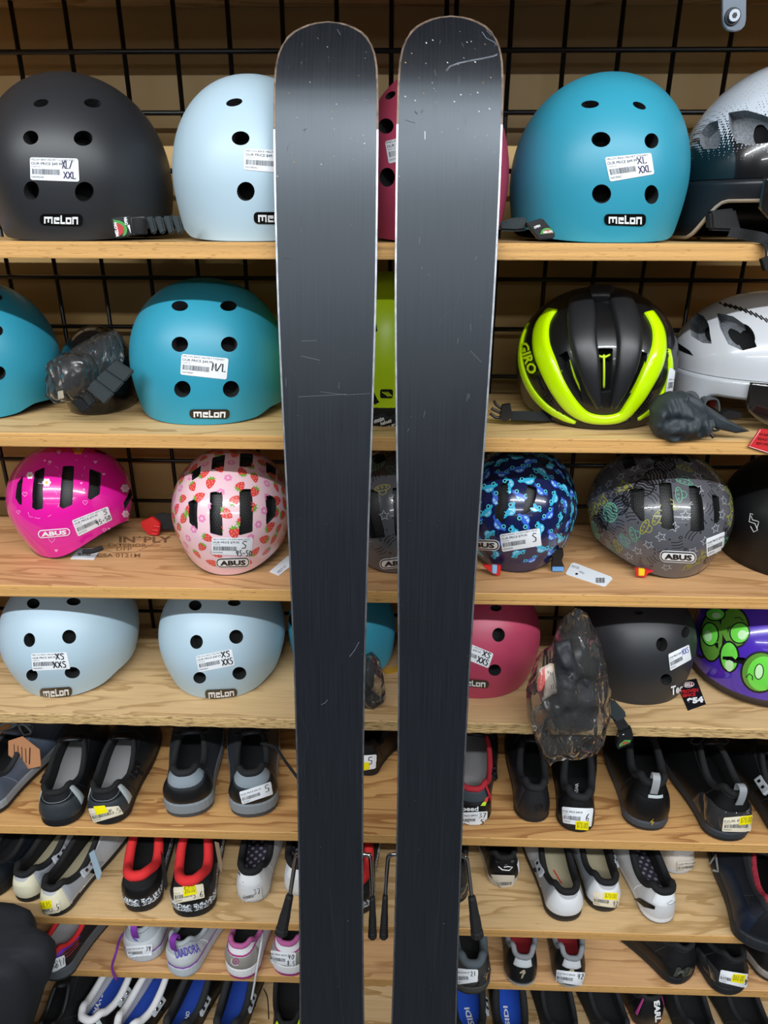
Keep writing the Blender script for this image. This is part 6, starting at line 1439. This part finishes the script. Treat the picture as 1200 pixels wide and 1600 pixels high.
prism_px('strap_pad', [(948, 1100), (960, 1096), (980, 1118), (978, 1124), (962, 1130), (950, 1118)], -.022, .010, WEBG, eb, .003)
prism_px('webbing', [(958, 1126), (972, 1119), (986, 1140), (972, 1150)], -.020, .006, WEB, eb, .001)
o = prism_px('buckle', [(968, 1146), (987, 1139), (990, 1150), (986, 1163), (966, 1172), (963, 1166)], -.026, .011, mat('#1b1c1f', .35), eb, .001)
k = Ink(1); k.poly([(967, -1167), (984, -1160), (986, -1156), (976, -1156), (968, -1162)], GRW, 0); k.poly([(971, -1164), (982, -1160), (980, -1158), (973, -1160)], RDW, 1); k.stroke([(966, -1150), (975, -1147)], 1.4, LGW)
ink_world('buckle_print', o, k)
# ---- small bag between the skis
e2 = empty('strap_bag', Matrix.Translation((pyy(585, 1080, .07).x, .07, ZB)), 'small clear bag of black straps between the skis, fourth shelf', 'bag'); bpy.context.view_layer.update()
pillow('plastic_bag', [(560, 1035), (580, 1024), (594, 1036), (600, 1062), (603, 1090), (585, 1102), (560, 1098), (550, 1060)], .045, .022, .03, CLEAR, e2, amp=.004, seed=12, zmin=ztop(4)+.0015)
pillow('strap', [(566, 1040), (576, 1028), (586, 1040), (584, 1072), (572, 1082), (566, 1064)], .05, .010, .012, WEBG, e2, amp=.002)
pillow('strap', [(562, 1078), (575, 1076), (594, 1090), (588, 1096), (568, 1094)], .042, .006, .008, WEBG, e2, amp=.001, zmin=ztop(4)+.003)
o = card_px('sticker_card', [(598, 1046), (622, 1040), (626, 1048), (604, 1054)], 4, mat('#d6a53a', .5)); tag(o, 'orange card with black lines lying beneath the teal helmet between the skis', 'card')
# ---- tags and cards lying on the shelves
hole = mat('#3a3c40', .6)
o = card_px('hang_tag', [(884, 895), (893, 880), (897, 879), (955, 901), (957, 904), (947, 915), (943, 916), (885, 897)], 3, WHITE); tag(o, 'white hang tag lying flat in front of the car print helmet', 'tag')
k = Ink(1); k.ell(890, -886, 1.5, 1, hole, 0, 8); k.text('youth 3.0 LED', 893, -889, 905, -884, GREYI, 0, 0, 0, -.35); k.ell(901, -897, 2.2, 1.6, INKB, 0, 10); k.text('45-50 cm', 905, -896, 913, -893, GREYI, 0, 0, 0, -.35); k.bars(931, -911, 945, -903, INKB, 0, 12)
ink_world('tag_print', o, k)
o = card_px('hang_tag', [(110, 873), (122, 857), (158, 856), (147, 874)], 3, WHITE); tag(o, 'white hang tag with barcode under the hot pink helmet', 'tag'); k = Ink(1); k.bars(122, -869, 142, -864, INKB, 0, 12); ink_world('tag_print', o, k)
o = card_px('hang_tag', [(421, 893), (450, 868), (462, 878), (436, 899)], 3, WHITE); tag(o, 'white hang tag poking out between the strawberry helmet and left ski', 'tag'); k = Ink(1); k.text('SMILEY 3.0', 432, -892, 448, -888, GREYI, 0, 0, 0, .7); ink_world('tag_print', o, k)
o = card_px('hang_tag', [(1061, 1078), (1068, 1064), (1088, 1060), (1103, 1100), (1075, 1110)], 4, mat('#131316', .45)); tag(o, 'black hang tag with red and white lettering saying proven since 1954', 'tag')
k = Ink(1); k.ell(1076, -1070, 9, 4.5, LGW, 0, 18, None, .1); k.ell(1076, -1070, 8, 3.6, mat('#8c1c22', .5), 1, 18, None, .1); k.text('BELL', 1070, -1072.5, 1083, -1067.5, WH, 2, .04, 0, .1)
k.text('PROVEN', 1064, -1083, 1091, -1077, mat('#c0242a', .5), 1, .05, 0, .12); k.text('SINCE', 1066, -1089, 1087, -1084, mat('#c0242a', .5), 1, .05, 0, .12); k.text('1954', 1068, -1100, 1099, -1090, WH, 1, .07, 0, .12); ink_world('tag_print', o, k)
RTAG = mat('#c4262c', .45)
o = prism_px('hang_tag', [(1187, 670), (1225, 674), (1225, 716), (1169, 698)], -.004, .0012, RTAG, None, 0); tag(o, 'bright red printed tag drooping over the second shelf edge at far right', 'tag')
k = Ink(1)
for q, s_ in enumerate(('WARNING', 'READ THIS', 'BEFORE USE')): k.text(s_, 1186-q*2, -682-q*7, 1216-q*2, -678-q*7, BK, 0, 0, 0, -.12)
k.stroke([(1188, -671.5), (1170.5, -697.5), (1222, -714)], 1, mat('#e8c9cb', .5)); ink_world('tag_print', o, k, .0005)
# ---- crumpled drawstring pouch
LYC = mat('#2b3338', .62, bump=.1, bscale=300)
eP = empty('drawstring_pouch', Matrix.Translation((pz(1080, 680, ztop(2)).x, .02, ztop(2))), 'crumpled dark grey drawstring pouch lying in front of the white visor helmet', 'pouch'); bpy.context.view_layer.update()
def pouch_fn():
    O = [(1013, 662), (1017, 640), (1030, 622), (1048, 611), (1068, 611), (1088, 623), (1112, 640), (1112, 660), (1104, 676), (1090, 684), (1064, 688), (1040, 687), (1020, 678)]
    return O
pl = pillow('pouch_body', pouch_fn(), .010, .018, .012, LYC, eP, amp=.012, seed=21, rings=20, sub=10, freq=46, zmin=ztop(2)+.001)
pl2 = pillow('pouch_flap', [(1058, 612), (1080, 615), (1105, 634), (1140, 657), (1172, 674), (1150, 677), (1118, 670), (1090, 652), (1066, 636)], .004, .008, .006, LYC, eP, amp=.003, seed=4, rings=10, sub=6, zmin=ztop(2)+.001)
tube_px('drawstring', [(1098, 666, .004), (1106, 671, .0), (1111, 678, -.004), (1115, 684, -.006)], .0022, PLAST, eP); tube_px('drawstring', [(1106, 668, .004), (1118, 664, .004), (1126, 668, .002), (1118, 673, -.002), (1108, 671, .002)], .0016, WEB, eP)
# ---- plastic clips under the printed helmets
REDP = mat('#c41e22', .35, coat=.3)
def zsafe(par, o): return o
for key, pts, ins, col in (('P', [(754, 884), (783, 884), (782, 899), (776, 900), (768, 896)], [(769, 884), (777, 884), (776, 897), (769, 896)], '#7fb3d8'), ('Q', [(993, 888), (1024, 892), (1012, 897), (1009, 903), (994, 901)], [(998, 889), (1008, 890), (1007, 900), (998, 900)], '#e2c21e')):
    yq = pz(pts[3][0], pts[3][1]+1, ztop(3)+.001).y
    prism_px('adjuster_frame', pts, yq, .006, REDP, H[key].e, .0008); prism_px('adjuster_wheel', ins, yq-.002, .005, mat(col, .4), H[key].e, .0008)
yq = pz(870, 894, ztop(3)+.001).y
prism_px('chin_buckle', [(860, 860), (880, 858), (881, 868), (878, 876), (882, 886), (881, 893), (862, 893), (862, 880), (864, 872), (860, 866)], yq, .007, PLAST, H['P'].e, .001)
prism_px('buckle_insert', [(863, 886), (881, 886), (881, 893), (863, 893)], yq-.0012, .002, mat('#5f97d0', .4), H['P'].e, .0004)
tube_px('chin_strap', [(862, 862, yq+.008), (852, 864, yq+.02), (842, 866, yq+.035)], .004, WEB, H['P'].e)
yq = pz(235, 838, ztop(3)+.001).y
o = prism_px('chin_buckle', [(219, 816), (238, 808), (250, 818), (250, 826), (247, 838), (232, 836), (222, 826)], yq, .008, REDP, H['N'].e, .0012)
for a, b_ in ((240, 822), (238, 828), (236, 834)): tube_px('buckle_prong', [(a, b_, yq-.002), (a+10, b_+1, yq-.002)], .0012, mat('#e2383a', .3), H['N'].e)
prism_px('chin_strap', [(236, 808), (252, 802), (280, 806), (282, 828), (250, 828)], yq+.006, .004, WEB, H['N'].e, .001)
tube_px('chin_strap', [(130, 862, .08), (145, 861, .08), (160, 856, .09)], .004, WEB, H['M'].e); tube_px('adjuster_wheel', [(82, 866, pz(84, 868, ztop(3)).y), (90, 866, pz(84, 868, ztop(3)).y)], .0022, REDP, H['M'].e)
# ---- loose laces and tags on shoes
SH = {o['label']: o for o in bpy.data.objects if o.type == 'EMPTY' and o.get('category') == 'shoe'}
def sh(t): 
    r_ = [o for l, o in SH.items() if t in l]; return r_[0]
tube_px('lace', [(408, 1162, .12), (430, 1168, .09), (446, 1190, .05), (467, 1218, .01)], .0026, cloth('#1d1f22'), sh('sticker marked 5 on its heel'))
tube_px('lace', [(195, 1456, .05), (187, 1468, .03), (181, 1490, .0), (175, 1512, -.004), (182, 1531, -.006)], .0024, PURP, sh('marked 39'))
tube_px('lace', [(411, 1456, .05), (408, 1475, .02), (402, 1510, -.002), (397, 1540, -.008), (393, 1562, -.01)], .0022, cloth('#c9cacc'), sh('round silver heel emblem'))
tube_px('lace', [(412, 1545, -.002), (418, 1560, -.004), (420, 1592, -.004)], .0012, INKB, sh('neon yellow heel'))
def card_on(par, poly, y, m, nm='swing_tag'): return prism_px(nm, poly, y, .0012, m, par, 0)
o = card_on(sh('orange tag behind'), [(13, 1158), (35, 1151), (62, 1172), (64, 1197), (42, 1202), (13, 1180)], .10, mat('#b9835c', .7)); k = Ink(1)
for q in range(4): k.stroke([(22+q*6, -1163-q*2), (23+q*6, -1186-q*2)], 1, INKB)
k.stroke([(47, -1168), (46, -1194)], 1.6, INKB); ink_world('tag_print', o, k)
o = card_on(sh('5.5 on its heel'), [(139, 1334), (147, 1328), (159, 1364), (155, 1375), (151, 1373)], .045, mat('#9ab0c0', .5))
card_on(sh('yellow label on its heel sticker'), [(335, 1315), (342, 1318), (348, 1352), (346, 1364), (343, 1360)], .06, mat('#8f7a63', .6))
card_on(sh('yellow label on its heel sticker'), [(251, 1330), (258, 1345), (262, 1385), (259, 1392), (255, 1380)], .05, mat('#16161a', .6))
# ---- steel bracket top right
ebk = empty('steel_bracket', Matrix.Translation((pyy(1147, 0, -.004).x, -.004, FL+.26)), 'grey steel bracket tab with a hex bolt, hanging in from the top right', 'bracket'); bpy.context.view_layer.update()
zs0 = FL-SB[0]; topy = proj(Vector((pyy(1147, 0, -.006).x, -.006, zs0+.012)))[1]
GST = mat('#5a626c', .4, .6)
PT = [(1129, topy), (1168, topy), (1166, 30), (1164, 40), (1157, 47), (1147, 49), (1137, 47), (1131, 40), (1129, 30)]
prism_px('bracket_plate', PT, -.006, .0045, GST, ebk, .0006)
c = pyy(1146, 25, -.0085); R_ = .0085
def disc(nm, c, r0, r1, y0, y1, m, par, n=20):
    V = [Vector((c.x+r*cos(2*pi*i/n), y, c.z+r*sin(2*pi*i/n))) for r, y in ((r0, y0), (r1, y1)) for i in range(n)]; V = to_local(par, V)
    F = [(i, (i+1) % n, n+(i+1) % n, n+i) for i in range(n)]+[tuple(range(n))[::-1], tuple(n+i for i in range(n))]; return new_obj(nm, mesh(V, F), par, [m])
disc('washer', c, R_, R_*.95, -.0062, -.0078, mat('#2a2d31', .4, .5), ebk); disc('bolt_head', c, R_*.72, R_*.66, -.0078, -.0115, mat('#8e959d', .3, .9), ebk); disc('hex_socket', c, R_*.32, R_*.32, -.0116, -.0118, BK, ebk, 6)
# ---- black jacket hanging into the lower left corner
JK = mat('#171a21', .85, bump=1.0, bscale=16)
V = []; F = []; n = 48; lev = []
yJ = -.10
def jr(px, py): return pyy(px, py, yJ)
edge = [(20, 1468), (50, 1468), (72, 1474), (84, 1487), (86, 1502), (78, 1528), (64, 1552), (54, 1585), (40, 1640), (20, 1760), (10, 1900)]
cxw = jr(-70, 1500).x
rings_ = [(jr(a, b_).z, jr(a, b_).x-cxw) for a, b_ in edge]
rings_ = [(rings_[0][0]+.006, .05)]+rings_; zb = [r_ for r_ in rings_ if r_[0] > .05]; zb.append((.004, .16))
for j, (z, r_) in enumerate(zb):
    for i in range(n):
        a = 2*pi*i/n; w_ = 1+.06*sin(a*7+z*14)+.09*noise.noise(Vector((cos(a)*2, sin(a)*2, z*9)))
        if abs(a-0) < .3 or abs(a-2*pi) < .3: w_ = 1
        V.append(Vector((cxw+r_*cos(a)*w_, yJ-.0+min(.07, r_*.5)*sin(a)*w_, z)))
for j in range(len(zb)-1):
    for i in range(n): F.append((j*n+i, (j+1)*n+i, (j+1)*n+(i+1) % n, j*n+(i+1) % n))
F += [tuple(range(n)), tuple((len(zb)-1)*n+i for i in range(n))[::-1]]
o = new_obj('jacket', mesh(V, F, True), None, [JK]); tag(o, 'black cloth jacket bulging in at the lower left corner, before the shelves', 'jacket')
# ---- groups of repeats
ORD = {1: 'topmost', 2: 'second', 3: 'third', 4: 'fourth', 5: 'fifth', 6: 'sixth', 7: 'seventh', 8: 'lowest'}
for o in list(bpy.data.objects):
    if o.parent or 'category' not in o or 'group' in o: continue
    c = o['category']
    if c == 'shelf': o['group'] = 'plywood shelf boards of the store rack'
    elif c == 'wire grid': o['group'] = 'black wire grid panels behind the shelves'
    elif c == 'tag': o['group'] = 'loose hang tags on the shelves'
    elif c in ('shoe', 'helmet'):
        k_ = min(range(1, 9), key=lambda q: abs(ztop(q)-o.location.z))
        o['group'] = {'shoe': 'shoes on the %s shelf', 'helmet': 'helmets on the %s shelf'}[c] % ORD[k_]
